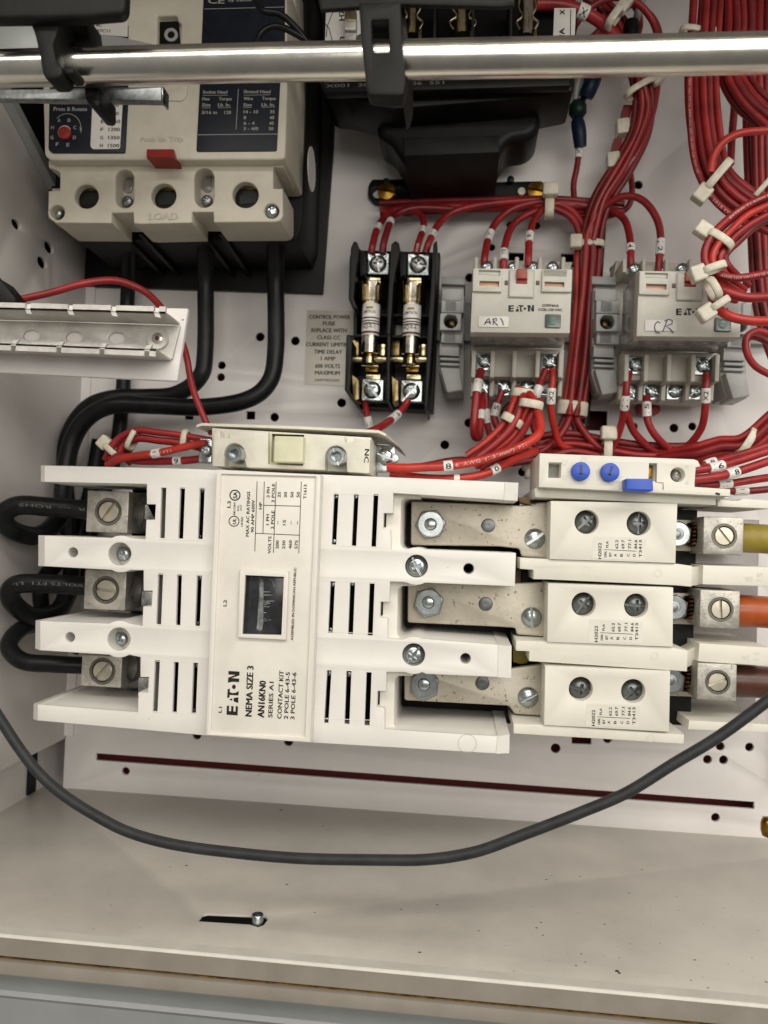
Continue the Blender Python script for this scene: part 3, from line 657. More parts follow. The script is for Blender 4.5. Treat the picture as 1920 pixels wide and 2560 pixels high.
# copper straps from contactor to relay
straps = [[(1028,1253),(1299,1264),(1335,1263),(1342,1256),(1384,1256),(1380,1397),(1303,1391),(1299,1372),(1250,1366),(1027,1363)],
          [(1019.6,1447),(1250,1459),(1376,1454),(1374,1593),(1291.5,1586.5),(1289,1570),(1247,1567),(1019,1556.6)],
          [(1011,1669),(1250,1674),(1368,1658),(1366,1791),(1285.7,1785),(1273,1764.5),(1240,1763),(1011,1751)]]
nut = [(1077,1310.7),(1071.6,1506),(1061,1711)]; rv = [(1220.6,1313.6),(1214,1510),(1206,1708)]; ss = [(1337,1346.8,36),(1329,1543.6,94),(1320.4,1743,30)]
for k in range(3):
    o = plate('terminal_strap', [rnd(straps[k], 7, 3)], 84, 3, 'tin', ov, .6, 2)
    u, v = nut[k]
    fast('nut', 'hex_nut', u, v, 84, 39, 10*k, 'nutz', o, 1.05); fast('washer', 'nut_face', u, v, 84+4.3, 32, 0, 'zinc', o, 1); fast('bolt', 'bolt_end', u-1, v, 84+4.4, 30, 30*k, 'zinc', o, 1.3)
    fast('rivet', 'rivet', *rv[k], 84, 17.5, 0, 'steelz', o); fast('slot', 'screw', ss[k][0], ss[k][1], 84, 25.5, -90+ss[k][2], 'zinc', o)
plate('insulator', [[(1290,1395),(1334,1398),(1334,1448),(1325,1461),(1287,1460)]], 70, 10, 'tan', ov, .2)
plate('insulator', [[(1283,1606),(1325,1628),(1325,1648),(1316,1658),(1300,1660),(1283,1655)]], 78, 8, 'yellow', ov, .2)
plate('insulator', [[(1294,1243),(1335,1244),(1328,1264),(1300,1256)]], 70, 8, 'tan', ov, .2)
# dial unit
du = plate('dial_housing', [[(1349,1133),(1735,1148),(1745,1152),(1752,1166),(1740,1168),(1736,1217),(1826,1223),(1826,1241),(1347,1217.5)], rect(1372,1156,1402,1195), rect(1623,1158,1641,1203), circ(1694,1187,18)], 106, 44, 'over', ov, .35)
for u0, v0, u1, v1, m in ((1370,1154,1404,1197,'stop'),(1621,1156,1643,1205,'gold')): plate('housing_recess', [rect(u0,v0,u1,v1)], 98, 2, m, ov, .1)
plate('seat_plate', [circ(1694,1187,20)], 96, 2, 'stop', ov, .1)
screw('pan', 1696, 1187, 99, 18, 15, ov, 'steel')
for u, v, r in ((1452.4,1177.8,88),(1526,1180,72)):
    o = plate('setting_dial', [circ(u, v, 23.5, 32)], 108.6, 3, 'blue', ov, .4)
    c = W(u, v, 108.7); a = math.radians(r); k = PM(108.7); s = Ink(108.75)
    ca, sa = math.cos(a), math.sin(a); q = lambda x, y: (u+x*ca+y*sa, v-x*sa+y*ca)
    s.poly([q(-15,-3.2),q(15,-3.2),q(15,3.2),q(-15,3.2)]); s.poly([q(-8,-9),q(-5.5,-9),q(-5.5,9),q(-8,9)]); s.obj(o, 'blued', 'dial_slot')
plate('reset_button', [rnd([(1565,1196),(1632,1197),(1634,1226),(1629,1229),(1564,1225)], 4)], 113, 12, 'blue', ov, .5)
s = Ink(106.1)
for ch, u, v in (('B',1411,1200),('C',1411,1164),('D',1459,1155),('A',1458,1217),('A',1494,1186),('M',1530,1222),('H',1548,1205)): s.t(ch, (u+7,v), (u+7.4,v-14), 13)
for a in range(0, 360, 45): s.line((1452+27*math.cos(math.radians(a)), 1178+27*math.sin(math.radians(a))), (1452+31*math.cos(math.radians(a)), 1178+31*math.sin(math.radians(a))), 1)
s.t('9', (1722,1172), (1722.5,1162), 9); s.t('6', (1722,1212), (1722.5,1202), 9)
s.obj(ov, 'embw', 'moulded_lettering')
s = Ink(106.2); s.path([(1640,1160),(1640,1206),(1658,1207),(1658,1224)], 1.6); s.line((1789,1233),(1800,1236),5); s.obj(ov, 'ink', 'housing_gap')
# right-hand terminals
for (a, rot) in (((1759.5,1291,1858,1389),38), ((1751,1474,1849,1573),3), ((1744,1657,1841,1754),-66)):
    lug(*a, 92, 26, rot, ov)
    fast('nut', 'hex_nut', (a[0]+a[2])/2-115, a[1]+44, 80, 32, 15, 'nutz', ov, .8); fast('washer', 'nut_face', (a[0]+a[2])/2-115, a[1]+44, 82.4, 29, 0, 'zinc', ov, 1); fast('bolt', 'bolt_end', (a[0]+a[2])/2-117, a[1]+44, 82.4, 24, 0, 'nutz', ov, 1); 
for (u, v) in ((1735,1337),(1727,1520),(1719,1700)):
    mbb = MB(); c0 = W(u, v, 78)
    for j in range(6):
        tube_mb([c0+Vector((2.4*math.cos(t*math.pi/8), -4.4+j*1.8+.4*math.sin(t*math.pi/8), 3.2*math.sin(t*math.pi/8))) for t in range(17)], .8, 8, mbb)
    mbb.obj('heater_coil', 'coil', ov, 60)
    plate('heater_plate', [[(u-45,v-38),(u+22,v-36),(u+20,v+42),(u-47,v+40)]], 74, 2.5, 'tin', ov, .3)
for (L_, k, th) in (([(1757.7,1413),(1925,1418),(1925,1466),(1756,1461)], 0, 60), ([(1748.6,1607.8),(1925,1619),(1925,1663),(1906,1664.6),(1745,1653.7)], 1, 60), ([(1723,1801),(1925,1811),(1925,1832),(1719.7,1823.7)], 2, 50), ([(1794,1250),(1846,1252),(1858,1246.5),(1925,1251),(1925,1272),(1794,1266)], 3, 50)):
    plate('terminal_divider', [L_], 90, th, 'over', ov, .35)
plate('divider_neck', [[(1722,1418),(1762,1414),(1760,1460),(1724,1466)]], 84, 52, 'over', ov, .3); plate('divider_neck', [[(1712,1630),(1752,1609),(1749,1653),(1712,1672)]], 84, 52, 'over', ov, .3)
s = Ink(90.15)
for a, u in (('6',1869),('15',1899)): s.t(a, (u+8,1452), (u+8.4,1452-9*len(a)-2), 13)
for a, u in (('4',1860),('11',1892)): s.t(a, (u+8,1650), (u+8.4,1650-8*len(a)-2), 13)
for a, u in (('2',1846),('12',1872)): s.t(a, (u+8,1825), (u+8.4,1825-7*len(a)-2), 12)
s.line((1881,1440),(1880,1456),1.3); s.line((1872,1636),(1871,1654),1.3)
s.obj(ov, 'embw', 'moulded_lettering')
# ================================================================ AUXILIARY CONTACT BLOCK
ax_ = thing('auxiliary_contact_block', 'small cream auxiliary contact block marked NC on top of the contactor', 'contact block', 730, 1130, 60)
body = plate('body', [[(534,1076),(550,1076.5),(550,1094),(574,1095),(574,1077.3),(671,1080),(670,1160),(757,1164),(760,1083.5),(862,1092.5),(862,1106),(885,1108),(885,1095),(926,1099),(923,1183),(868,1179.5)]+arc(840,1141,27,20,-190,12)+[(813,1175),(617,1168.5)]+arc(586,1134,26,25,-205,12)+[(561,1166),(532,1165)]], 104, 34, 'aux', ax_, .35)
plate('back', [[(530,1070),(928,1094),(925,1182),(530,1164)]], 97, 28, 'aux', ax_, .2)
plate('button', [rnd(rect(685,1089,757,1157,.03), 4)], 109, 20, 'button', ax_, .7, 3)
plate('button_frame', [rect(672,1082,760,1163,.03), rect(680,1086,758,1158,.03)], 101, 15, 'button', ax_, .2)
me = [W(u, v, z) for u, v, z in ((491,1069,98),(503,1064,98),(738,1072,98),(946,1082,98),(965,1091,98),(1001,1121,70))]
vs = []; 
for p in me: vs += [p, p+Vector((0,1.2,0)), p+Vector((0,1.2,-42)), p+Vector((0,0,-42))]
MB().add(vs, [(4*i+j, 4*i+(j+1)%4, 4*i+4+(j+1)%4, 4*i+4+j) for i in range(5) for j in range(4)]+[(0,1,2,3),(23,22,21,20)]).obj('top_flange', 'aux', ax_)
fast('collar', 'mounting_screw', 584, 1134, 111, 21.5, 60, 'zinc', ax_, 1.2); fast('collar', 'mounting_screw', 840, 1141, 111, 23, 20, 'zinc', ax_, 1.2)
s = Ink(104.1); s.t('NC', (912,1123), (910,1156), 12, .01); s.obj(ax_)
for u, v in ((514,1124),(962,1141)):
    plate('clamp_plate', [rnd([(u-16,v-28),(u+16,v-27),(u+14,v+34),(u-18,v+33)], 5)] if u < 600 else [rnd([(932,1110),(986,1116),(991,1180),(929,1181)], 6)], 80, 2, 'zinc', ax_, .4)
screw('pan', 515, 1125, 84, 15, 0, ax_); screw('combo', 962, 1141, 84, 20, 70, ax_); screw('rivet', 984, 1146, 82, 13, 0, ax_)
# ================================================================ CIRCUIT BREAKER
br = thing('circuit_breaker', 'beige and black moulded-case circuit breaker at the upper left with navy labels', 'circuit breaker', 440, 400, 0)
plate('mounting_plate', [[(130,-80),(850,-80),(832,380),(806,733),(330,718),(150,712)]], 4, 3.8, 'black', br, .5)
plate('housing', [[(112,-60),(770,-60),(765,300),(755,560),(742,598),(196,602),(130,540)]], 50, 44, 'black2', br, .8)
tl = [(100,-60),(716,-60),(718,215),(713,395),(701,399),(124,400),(111,388)]
plate('upper_cover', [rnd(tl, 9)+[], rnd([(393,39),(441,38),(445,54),(452,58),(450,115),(464,125),(464,136),(392,134)], 5)], 91, 40, 'beige', br, 1.0, 2)
plate('side_cover', [[(640,-60),(738,-60),(742,210),(735,420),(640,420)]], 70, 24, 'beige', br, 1)
low = [(120.6,400),(121,418),(138,424),(150,432),(149,475),(120.6,477),(119,535),(138,557),(279,558),(279,532),(333,531),(334,558),(350,560),(480,557),(480.5,530),(533,530),(534,556),(689,555),(701,551),(707.6,540),(707.6,490),(707,471),(683,471),(683,417.6),(709,418),(713,398)]
pc = [circ(216,491,30), circ(409,489.5,31), circ(613.6,487,32.5)]
sl_ = [arc(311.5,446,23,-180,0,10)+arc(311.5,497,23,0,180,10), arc(510.5,444,24.5,-180,0,10)+arc(510.5,494,24.5,0,180,10)]
cs = [circ(142.6,531,18.5), circ(679,527.5,18.5)]
plate('terminal_cover', [low]+pc+sl_+cs, 85, 24, 'beige', br, .7, 2)
plate('lower_wall', [[(120,545),(340,549),(700,545),(712,540),(712,480),(690,470),(130,470)]]+[circ(u,v+2,27) for u,v in ((219,495),(412,493),(613,491))], 61, 14, 'beige', br, .6)
for u, v in ((216,491),(409,490),(613,487)):
    plate('bore_dark_disc', [circ(u+3,v+3,33)], 80.5, 1, 'black2', br, .1)  # shallow black disc, added as the dark of the deep bore
    wedge('bore_contact', [(u-20,v-25,80.9),(u+27,v-24,80.9),(u+30,v-14,80.9),(u-26,v-14,80.9)], 80.4, 'brassd', br); wedge('bore_wire_end', [(u-14,v+2,80.9),(u+10,v+6,80.9),(u+26,v+20,80.9),(u-12,v+24,80.9)], 80.4, 'black', br)
for u, v in ((311.5,470),(510.5,468)):
    plate('slot_floor', [circ(u+2,v-1,52)], 76, .6, 'beige', br, .1); plate('slot_bore_shade', [rnd([(u-8,v-40),(u+19,v-40),(u+19,v+10),(u+8,v+14),(u-8,v+4)],8)], 76.4, .4, 'smoke', br, .1); screw('pan', u+6, v+33, 78, 14.5, 25, br, 'nutz');  # bore in the slot is a flat darker patch, painted as its shade
screw('pan', 142.6, 531, 79, 17, 20, br, 'zinc'); screw('pan', 679, 527.5, 82, 18, 30, br, 'zinc')
plate('screw_seat', [circ(142.6,531,19)], 77, 1, 'emb', br, .1); plate('screw_seat', [circ(679,527.5,19)], 80, 1, 'emb', br, .1)
# inter-pole barriers running back to the plate
for u in (300, 345, 500, 545):
    a = W(u+4, 590, 58); 
    MB().add([(a.x,a.y,60),(a.x+2.2,a.y,60),(a.x+2.2,a.y-3,4),(a.x,a.y-3,4),(a.x,a.y+40,60),(a.x+2.2,a.y+40,60),(a.x+2.2,a.y+40,4),(a.x,a.y+40,4)], [(0,1,2,3),(4,7,6,5),(0,4,5,1),(1,5,6,2),(2,6,7,3),(3,7,4,0)]).obj('barrier', 'black', br)
# trip button and shaft
wedge('trip_button', [(367,373,92.5),(434,373,92.5),(434,394,96),(366,393,96)], 80, 'redp', br); wedge('trip_button', [(366,393.3,96),(434,394.3,96),(441,410,88.5),(381,410,88.5)], 80, 'redp', br)
sh_ = plate('toggle_shaft', [circ(427,86,17,24), circ(427,86,9,20)], 88.6, 1.2, 'stop', br, .3); plate('toggle_slot', [rnd([(394,54),(446,52),(450,116),(466,126),(466,138),(394,136)],5)], 88, 2, 'void', br, .2); plate('toggle_floor', [[(385,30),(475,30),(475,145),(385,145)]], 87, 2, 'beige', br, .2)
plate('toggle_rib', [rnd([(386,212),(408,212),(408,226),(443,226),(447,212),(470,212),(466,240),(455,252),(388,250)],6)], 91.9, 1.2, 'beige', br, .4)
# left label with setting dial
l1 = plate('setting_label', [rnd([(127,60),(320,60),(320,252),(313,383),(130,383),(121,374)], 5)], 91.5, .6, 'navy', br, .05)
s = Ink(91.62); s.poly(rnd([(231,255),(307,254),(300,372),(232,373),(226,366)], 5)); s.poly([(216,44),(320,20),(319,92),(222,84)]); s.obj(l1, 'wsheet', 'label_panel')
s = Ink(91.68)
for a, n, v in (('C','750',267),('D','900',288),('E','1050',308),('F','1200',328),('G','1350',348.5),('H','1500',368.5)):
    x = 254-(v-267)*.045; s.t(a, (x,v), (x+7,v), 10, .01); w_ = 23 if len(n) == 3 else 28; s.t(n, (x+20,v), (x+20+w_,v), 10, .01)
s.t('250VDC', (222,53), (268,52), 8, .01); s.t('50T4C', (218,67), (255,66.5), 9, .01); s.t('01C87C11', (218,81), (275,81), 9, .01)
s.obj(l1)
s = Ink(91.66); s.t('To Set', (131,261), (171,261), 11); s.t('Press & Rotate', (134,277), (217,277.5), 11)
for a, u, v in (('A',147.5,305),('B',172.6,305),('C',187,323),('D',186,348),('E',169.5,366),('F',143,365),('G',129.5,348),('H',131,323)): s.t(a, (u-3.5,v), (u+3.5,v), 10)
s.path(arc(168,318,34,-140,0,12), 1.8); s.poly([(199,318),(205,319),(202,334)]); s.obj(l1, 'inkw')
screw('ring', 160.6, 330, 91.7, 14.5, 0, br, 'beige', 'dial_bezel'); o = plate('setting_dial', [circ(160,331,16,24)], 93, 2, 'redp', br, .3)
s = Ink(93.1); s.line((153,338), (167,324), 3.5); s.obj(o, 'redd', 'dial_slot')
# right label
l2 = plate('torque_label', [rnd([(511,-60),(712,-60),(712,118),(700,212),(691.7,377.5),(490.6,379),(499.5,212)], 5)], 91.5, .6, 'navy', br, .05)
s = Ink(91.62)
s.line((511,22.5),(710,17.5),1.6); s.line((494,337),(694,335),1.6); s.line((596,222),(590,324),1.6)
s.t('CE', (520,9), (560,9), 17, 0); s.t('by Eaton', (571,4), (628,3), 8)
s.t('Socket Head', (507,234), (568,234), 9); s.t('Slotted Head', (609,233), (676,233), 9); s.line((507,238.5),(569,238),1.2); s.line((609,238),(676,237),1.2)
s.t('Hex', (506,251), (524,251), 9); s.t('Torque', (547,251), (579,251), 9); s.t('Wire', (609,250.5), (632,250.5), 9); s.t('Torque', (655,250), (689,250), 9)
s.t('Size', (505,266), (526,266), 9); s.t('Lb. In.', (545,266), (576,266), 9); s.t('Size', (608,266), (629,266), 9); s.t('Lb. In.', (654,265.5), (687,265.5), 9)
for a, b, v in ((505,526,270),(544,577,269.5),(608,629,269),(653,688,268)): s.line((a,v),(b,v-.5),1.2)
s.t('3/16 in', (504,285), (542,285), 9); s.t('128', (561,285), (577,285), 9)
for v, a, b in ((283.5,'14 - 10','35'),(298,'8','40'),(312,'6 - 4','45'),(325.5,'3 - 4/0','50')): s.t(a, (609,v), (609+(6 if a == '8' else 36 if len(a) > 5 else 27),v), 9); s.t(b, (675-(v-283)*.07,v), (686-(v-283)*.07,v), 9)
s.obj(l2, 'inkw')
s = Ink(91.25, .3); s.t('Push to Trip', (350,354), (457,353), 13); s.obj(br, 'emb', 'embossed_lettering')
s = Ink(85.25, .3); s.t('LOAD', (371,549), (443,549), 19); s.obj(br, 'emb', 'embossed_lettering')
a = W(747,390,70); mbb = MB(); 
mbb.add([(a.x+3.6, a.y+11*math.sin(t*math.pi/10), 56+10*math.cos(t*math.pi/10)) for t in range(20)]+[(a.x+3.9, a.y+11*math.sin(t*math.pi/10), 56+10*math.cos(t*math.pi/10)) for t in range(20)], [tuple(range(20)), tuple(reversed(range(20,40)))]+[(i,(i+1)%20,20+(i+1)%20,20+i) for i in range(20)]).obj('round_side_sticker', 'wsheet', br)
# ================================================================ DOOR MECHANISM: rod, clamps, bracket
def rod():
    C = [W(-120,173,188), W(960,151,188), W(2060,126,188)]
    k = PM(188)
    o = tube_mb(spline([W(-160,176,186), W(500,160,187), W(1000,150,187.5), W(1500,141,188), W(2080,129,189)], 6), 6.1, 40).obj('operating_rod', 'chrome', None, 60)
    tag(o, 'shiny zinc-plated steel rod crossing the whole top of the cabinet', 'rod')
rod()
h = thing('handle_clamp', 'black plastic clamp with a square window gripping the rod above the transformer', 'clamp', 955, 120, 188)
me = plate_mesh([wp(rnd([(896,5),(1001,2),(1006,116),(1014,194),(1010,233),(1000,238),(925,237),(917,226),(905,119)], 6), 197), wp(rnd([(929,50),(970,48),(973,117),(973,128),(936,129),(930,110)], 3), 197)], 190, 197, .8)
link('front_strap', me, 'black2', h)
plate('crossbar', [rnd([(790,-40),(1290,-40),(1286,12),(1250,16),(1000,10),(800,24)], 6)], 192, 2.5, 'black2', h, 1)
plate('window_catch', [[(936,92),(972,88),(974,130),(936,132)]], 191, 4, 'black', h, .5)
plate('side_cheek', [[(1000,6),(1012,14),(1022,118),(1022,190),(1014,226),(1004,232)]], 186, 24, 'black2', h, .6)
h = thing('lever_arm', 'black plastic handle arm with a hook round the rod at the top left corner', 'handle', 150, 60, 190)
plate('arm', [rnd([(-80,-60),(315,-60),(312,20),(300,36),(200,44),(-80,48)], 14)], 203, 5, 'black2', h, 1.5, 3)
link('hook', plate_mesh([wp(rnd([(66,36),(160,30),(150,60),(132,110),(140,150),(156,166),(154,186),(142,195),(113,196),(104,180),(96,130),(84,80)], 7), 199)], 190, 199, 1), 'black2', h)
plate('hook_web', [rnd([(100,30),(160,32),(200,110),(205,134),(170,140),(130,132)], 6)], 186, 10, 'black', h, .8)
plate('hook_rib', [rnd([(150,30),(215,34),(228,128),(236,136),(200,136)], 4)], 190, 12, 'black2', h, .8)
plate('hook_tip', [rnd([(158,164),(186,166),(182,183),(160,184)], 5)], 198, 8, 'black2', h, .8)
plate('lower_lug', [rnd([(208,214),(249,216),(249,258),(243,266),(226,265),(212,248)], 5)], 182, 14, 'black', h, 1)
h = thing('angle_bracket', 'grey zinc angle bracket behind the rod at the left, pointing over the breaker', 'bracket', 200, 230, 150)
plate('flange', [rnd([(-60,224),(200,220),(408,216),(407,254),(150,250),(-60,247)], 4)], 168, 3, 'nutz', h, .4)
plate('end_face', [[(402,216),(408,216),(407,254),(402,254)]], 168.6, 6, 'zinc', h, .3)
wedge('gusset', [(225,82,170),(300,92,170),(405,116,169),(408,132,169),(225,138,170)], 160, 'gun', h)
plate('side_plate', [[(-20,50),(93,52),(96,142),(-20,142)]], 150, 3, 'door', h, .3)
# two black wires above the rod
wire('black wire looping down behind the rod, right of the other black wire', [(630,-20,120),(655,25,120),(700,35,118),(745,75,115),(790,135,110),(830,175,100)], 17, 'cable', 'black control wires', name='black_wire')
wire('black wire bulging left over the navy label above the rod', [(640,130,118),(650,85,118),(690,65,117),(740,85,115),(790,118,110),(840,150,100)], 17, 'cable', 'black control wires', name='black_wire')
# ================================================================ DIN RAIL BRACKET ON THE LEFT
h = thing('rail_bracket', 'white bracket with a slotted aluminium rail, jutting in from the left', 'bracket', 220, 850, 160)
plate('back_plate', [rnd([(-80,757),(38,759),(470,771),(442,953),(0,931),(-80,926)], 3)], 152, 2.4, 'panel', h, .4)
ra = link('rail', plate_mesh([wp([(-90,800),(138,804),(450,815),(430,897),(0,880),(-90,876)], 153.5)]+[wp(circ(u,v,22,20,15), 153.5) for u,v in ((78,839),(185,843),(291.5,845))], 152.2, 153.5, .1), 'alu', h)
def xs(u, v, z): return W(u, v, z)
# side walls and lips of the channel
for (top, a0, a1, s) in ((True, (-90,797), (450,812), 1), (False, (-90,876), (428,897), -1)):
    p0, p1 = W(*a0, 153), W(*a1, 153); n_ = 4; mbb = MB()
    for i in range(1):
        q0, q1 = Vector((p0.x, p0.y, 168)), Vector((p1.x, p1.y, 168)); e_ = Vector((0, .7*s, 0))
        mbb.add([p0, p1, q1, q0, p0+e_, p1+e_, q1+e_, q0+e_], [(0,1,2,3),(7,6,5,4),(0,4,5,1),(1,5,6,2),(2,6,7,3),(3,7,4,0)])
    mbb.obj('channel_wall', 'alu', ra)
    # lip broken by keyhole notches
    dirx = (q1-q0); L_ = dirx.length; dirx.normalize(); up = Vector((-dirx.y, dirx.x, 0))*s
    # notch positions read from the photo
    ns = [(W(u, v, 168)-q0).dot(dirx) for u, v in (((72,775),(178,778),(286,781),(394,784)) if top else ((36,872),(150,875),(258,880),(370,884)))]
    cur = 0; mbb = MB()
    for c_ in ns+[L_+4.5]:
        e0 = min(c_-1.5, L_)
        if e0 > cur:
            A = [q0+dirx*cur, q0+dirx*e0]; A += [A[1]+up*2.6, A[0]+up*2.6]; mbb.add(A+[x-Vector((0,0,1.1)) for x in A], [(0,1,2,3),(7,6,5,4),(0,4,5,1),(1,5,6,2),(2,6,7,3),(3,7,4,0)])
        cur = c_+.5
    mbb.obj('lip', 'alu', ra)
    for c_ in ns:
        A = [q0+dirx*(c_-1.6)+up*.3, q0+dirx*(c_-.8)-up*1.3, q0+dirx*(c_+1.3)-up*1.6, q0+dirx*(c_+.5)+up*.2]
        mbb = MB(); mbb.add(A+[x-Vector((0,0,1)) for x in A], [(0,1,2,3),(7,6,5,4),(0,4,5,1),(1,5,6,2),(2,6,7,3),(3,7,4,0)]); mbb.obj('notch_tab', 'alu', ra)
fast('washer', 'rivet_flange', 396, 847, 154, 29, 0, 'alu', h, 2.4); plate('rivet_disc', [circ(396,847,26)], 154.2, .6, 'alu', h, .2); plate('rivet_barrel', [circ(393,845,12)], 156, 2, 'chrome', h, .4); plate('rivet_hole', [circ(392,845,6)], 156.2, .4, 'brown', h, .1)
s = Ink(152.1); s.t('2', (459,802), (459,797), 5); s.obj(h)
h = thing('black_corner_block', 'black block at the left edge above the aluminium rail, a red wire entering it', 'block', 10, 735, 140)
plate('block_body', [[(-60,640),(-30,680),(0,698),(38,745),(38,764),(-60,762)]], 150, 10, 'black', h, .5)
# ================================================================ TRANSFORMER
tr = thing('control_transformer', 'black encapsulated control transformer at the top centre with fuse clips and brass bolts', 'transformer', 1110, 350, 0)
plate('foot', [rnd([(930,448),(1020,447),(1200,455),(1355,452),(1367,465),(1367,492),(1352,501),(1230,500),(1030,516),(935,508),(919,490),(921,462)], 6), arc(944,482,13,90,270,8)+arc(956,482,13,-90,90,8)], 4, 3.6, 'black', tr, .5)
plateb('core', [[(1025,470),(1234,466),(1236,506),(1027,513)]], 3, 2, 60, 'black2', tr, 1.5)
plateb('winding', [rnd([(938,300),(1345,290),(1338,382),(1310,404),(1262,408),(1230,470),(1030,480),(985,408),(958,395)], 22)], 20, 12, 44, 'black', tr, 5, 4)
plateb('shoulder', [rnd([(811,200),(1432,185),(1419,288),(1345,303),(990,330),(930,320),(880,305),(836,300),(819,276)], 8)], 40, 30, 62, 'black', tr, 2)
plate('terminal_base', [[(800,-80),(1440,-80),(1436,215),(812,228)]], 62, 30, 'void', tr, 1)
plate('front_band', [[(812,205),(1425,186),(1425,214),(814,232)]], 72, 6, 'black', tr, 1)
s = Ink(72.15); s.t('X001  306  608  306  551', (815,219), (1110,210), 9); s.obj(tr, 'inkc')
plate('mounting_stud', [circ(965,452,9)], 8, 7, 'black', tr, 1); plate('mounting_stud', [circ(1277,446,9)], 8, 7, 'black', tr, 1)
for u, v, m_ in ((966,477,'gold'),(1341,475,'gold')): fast('set', 'brass_bolt', u, v, 10, 23, 80, m_, tr, 3)
fast('rivet', 'mounting_peg', 1304, 478, 5, 10, 0, 'tie', tr)
for x in (998, 1084, 1180, 1275): plate('terminal_barrier', [[(x,-60),(x+7,-60),(x+5,120),(x-2,120)]], 92, 30, 'black2', tr, .5)
t1 = plate('terminal_label', [[(815,22),(905,22),(900,120),(812,120)]], 84, 1, 'wsheet', tr, .05)
s = Ink(84.1); s.path([(846,29),(832,30),(818,66),(816,92)], 2); s.path([(812,58),(822,70),(832,106),(842,107)], 2)
s.t('H3', (863,116), (862,91), 14, .01); s.t('H2', (861,50), (860,26), 14, .01); s.obj(t1)
t1 = plate('terminal_label', [[(1386,20),(1440,20),(1436,112),(1382,112)]], 84, 1, 'wsheet', tr, .05)
s = Ink(84.1); s.t('1/A', (1412,100), (1411,70), 13, .01); s.t('X', (1412,36), (1412,24), 13, .01); s.path([(1427,24),(1426,88),(1436,93)], 2); s.obj(t1)
for u, w_ in ((1030,36),(1157,44),(1318,36)):
    c = W(u, 25, 88); link('fuse_clip', MB().lathe([(w_/2/PM(88),-14),(w_/2/PM(88),6),(w_/2/PM(88)*.7,8)], 20, (c.x, c.y+4, 84), True, 'y').mesh(), 'pinkb' if u == 1318 else 'brass', tr)
    for dx in (-1, 1):
        C_ = [W(u+dx*w_*k, v, 90) for k, v in ((.55,0),(.6,20),(.35,40),(.75,55),(.5,74))]; tube_mb(spline(C_, 4), .55, 8).obj('clip_spring', 'brass', tr, 60)
    plate('contact_blade', [rect(u+w_*.45, 70, u+w_*.45+7, 112)], 86, 2, 'brass', tr, .2)
for v, m_ in ((40,'tin'),(62,'alu'),(96,'alu')): plate('jumper_clip', [rnd(rect(861,v-16,890,v+12),3)], 92-v*.03, 3, 'alu' if v > 50 else 'brass', tr, .6)
plate('clip_screw', [circ(902,96,12)], 90, 3, 'zinc', tr, .5)
# ================================================================ FUSE BLOCK AND FUSES
fb = thing('fuse_block', 'black open two-pole fuse block mounted left of the first relay', 'fuse block', 975, 815, 0)
plate('base', [[(884,625),(1100,631),(1083,1026),(892,1016),(862,975),(867,836),(883,838),(884,770),(871,747),(874,640)]], 14, 13.6, 'black', fb, .6)
def ribw(pts, th, name='side_wall', m_='black'):
    return plate(name, [rnd(pts, 3)], 44, 40, m_, fb, .5)
ribw([(877,618),(885,602),(893,606),(899,625),(892,660),(884,745),(893,770),(884,772),(871,748)], 0)
ribw([(866,836),(873,838),(880,850),(878,900),(872,975),(895,1010),(888,1012),(861.5,975)], 0)
ribw([(978,610),(988,601),(998,608),(1000,625),(984,700),(975,838),(966,836),(972,700)], 0)
ribw([(968,836),(976,838),(972,1000),(964,1000)], 0)
ribw([(1083,610),(1090,601),(1093,604),(1081,840),(1067,1022),(1060,1020),(1068,845),(1078,700)], 0)
plate('cross_wall', [[(886,782),(1082,786),(1081,846),(884,842)], rect(893,789,975,838), rect(984,790,1072,840)], 30, 16, 'black2', fb, .4)
plate('mounting_eye', [circ(993,825,22,20,13)], 14.6, .6, 'wall', fb, .05)
plate('terminal_floor', [[(890,625),(1080,630),(1076,700),(888,696)]], 26, 12, 'black', fb, .4); plate('terminal_floor', [[(884,940),(1070,945),(1066,1004),(880,1000)]], 26, 12, 'black', fb, .4)
for u, v, rot in ((945,659,10),(1045,661,75),(931,975,38),(1028.6,978,-38)):
    plate('clamp_plate', [rnd(rect(u-26,v-28,u+27,v+28), 4)], 33, 2, 'zinc', fb, .5, 2)
    for sx, sy in ((1,1),(1,-1),(-1,1),(-1,-1)): wedge('plate_rib', [(u+sx*14,v+sy*18,33.4),(u+sx*17,v+sy*15,33.4),(u+sx*24,v+sy*24,33.4),(u+sx*22,v+sy*26,33.4)] if sx*sy > 0 else [(u+sx*14,v+sy*18,33.4),(u+sx*22,v+sy*26,33.4),(u+sx*24,v+sy*24,33.4),(u+sx*17,v+sy*15,33.4)], 32.9, 'zinc', fb)
    screw('combo', u, v, 33.4, 22, rot, fb, 'steel' if v < 700 else 'zinc')
for (u, v) in ((908,660),(1008,662),(890,975),(989,978)):
    plate('terminal_cheek', [rnd([(u-11,v-40),(u+6,v-26),(u+6,v+24),(u-8,v+30)], 3)], 38, 14, 'brassd' if v > 700 else 'black2', fb, .4)
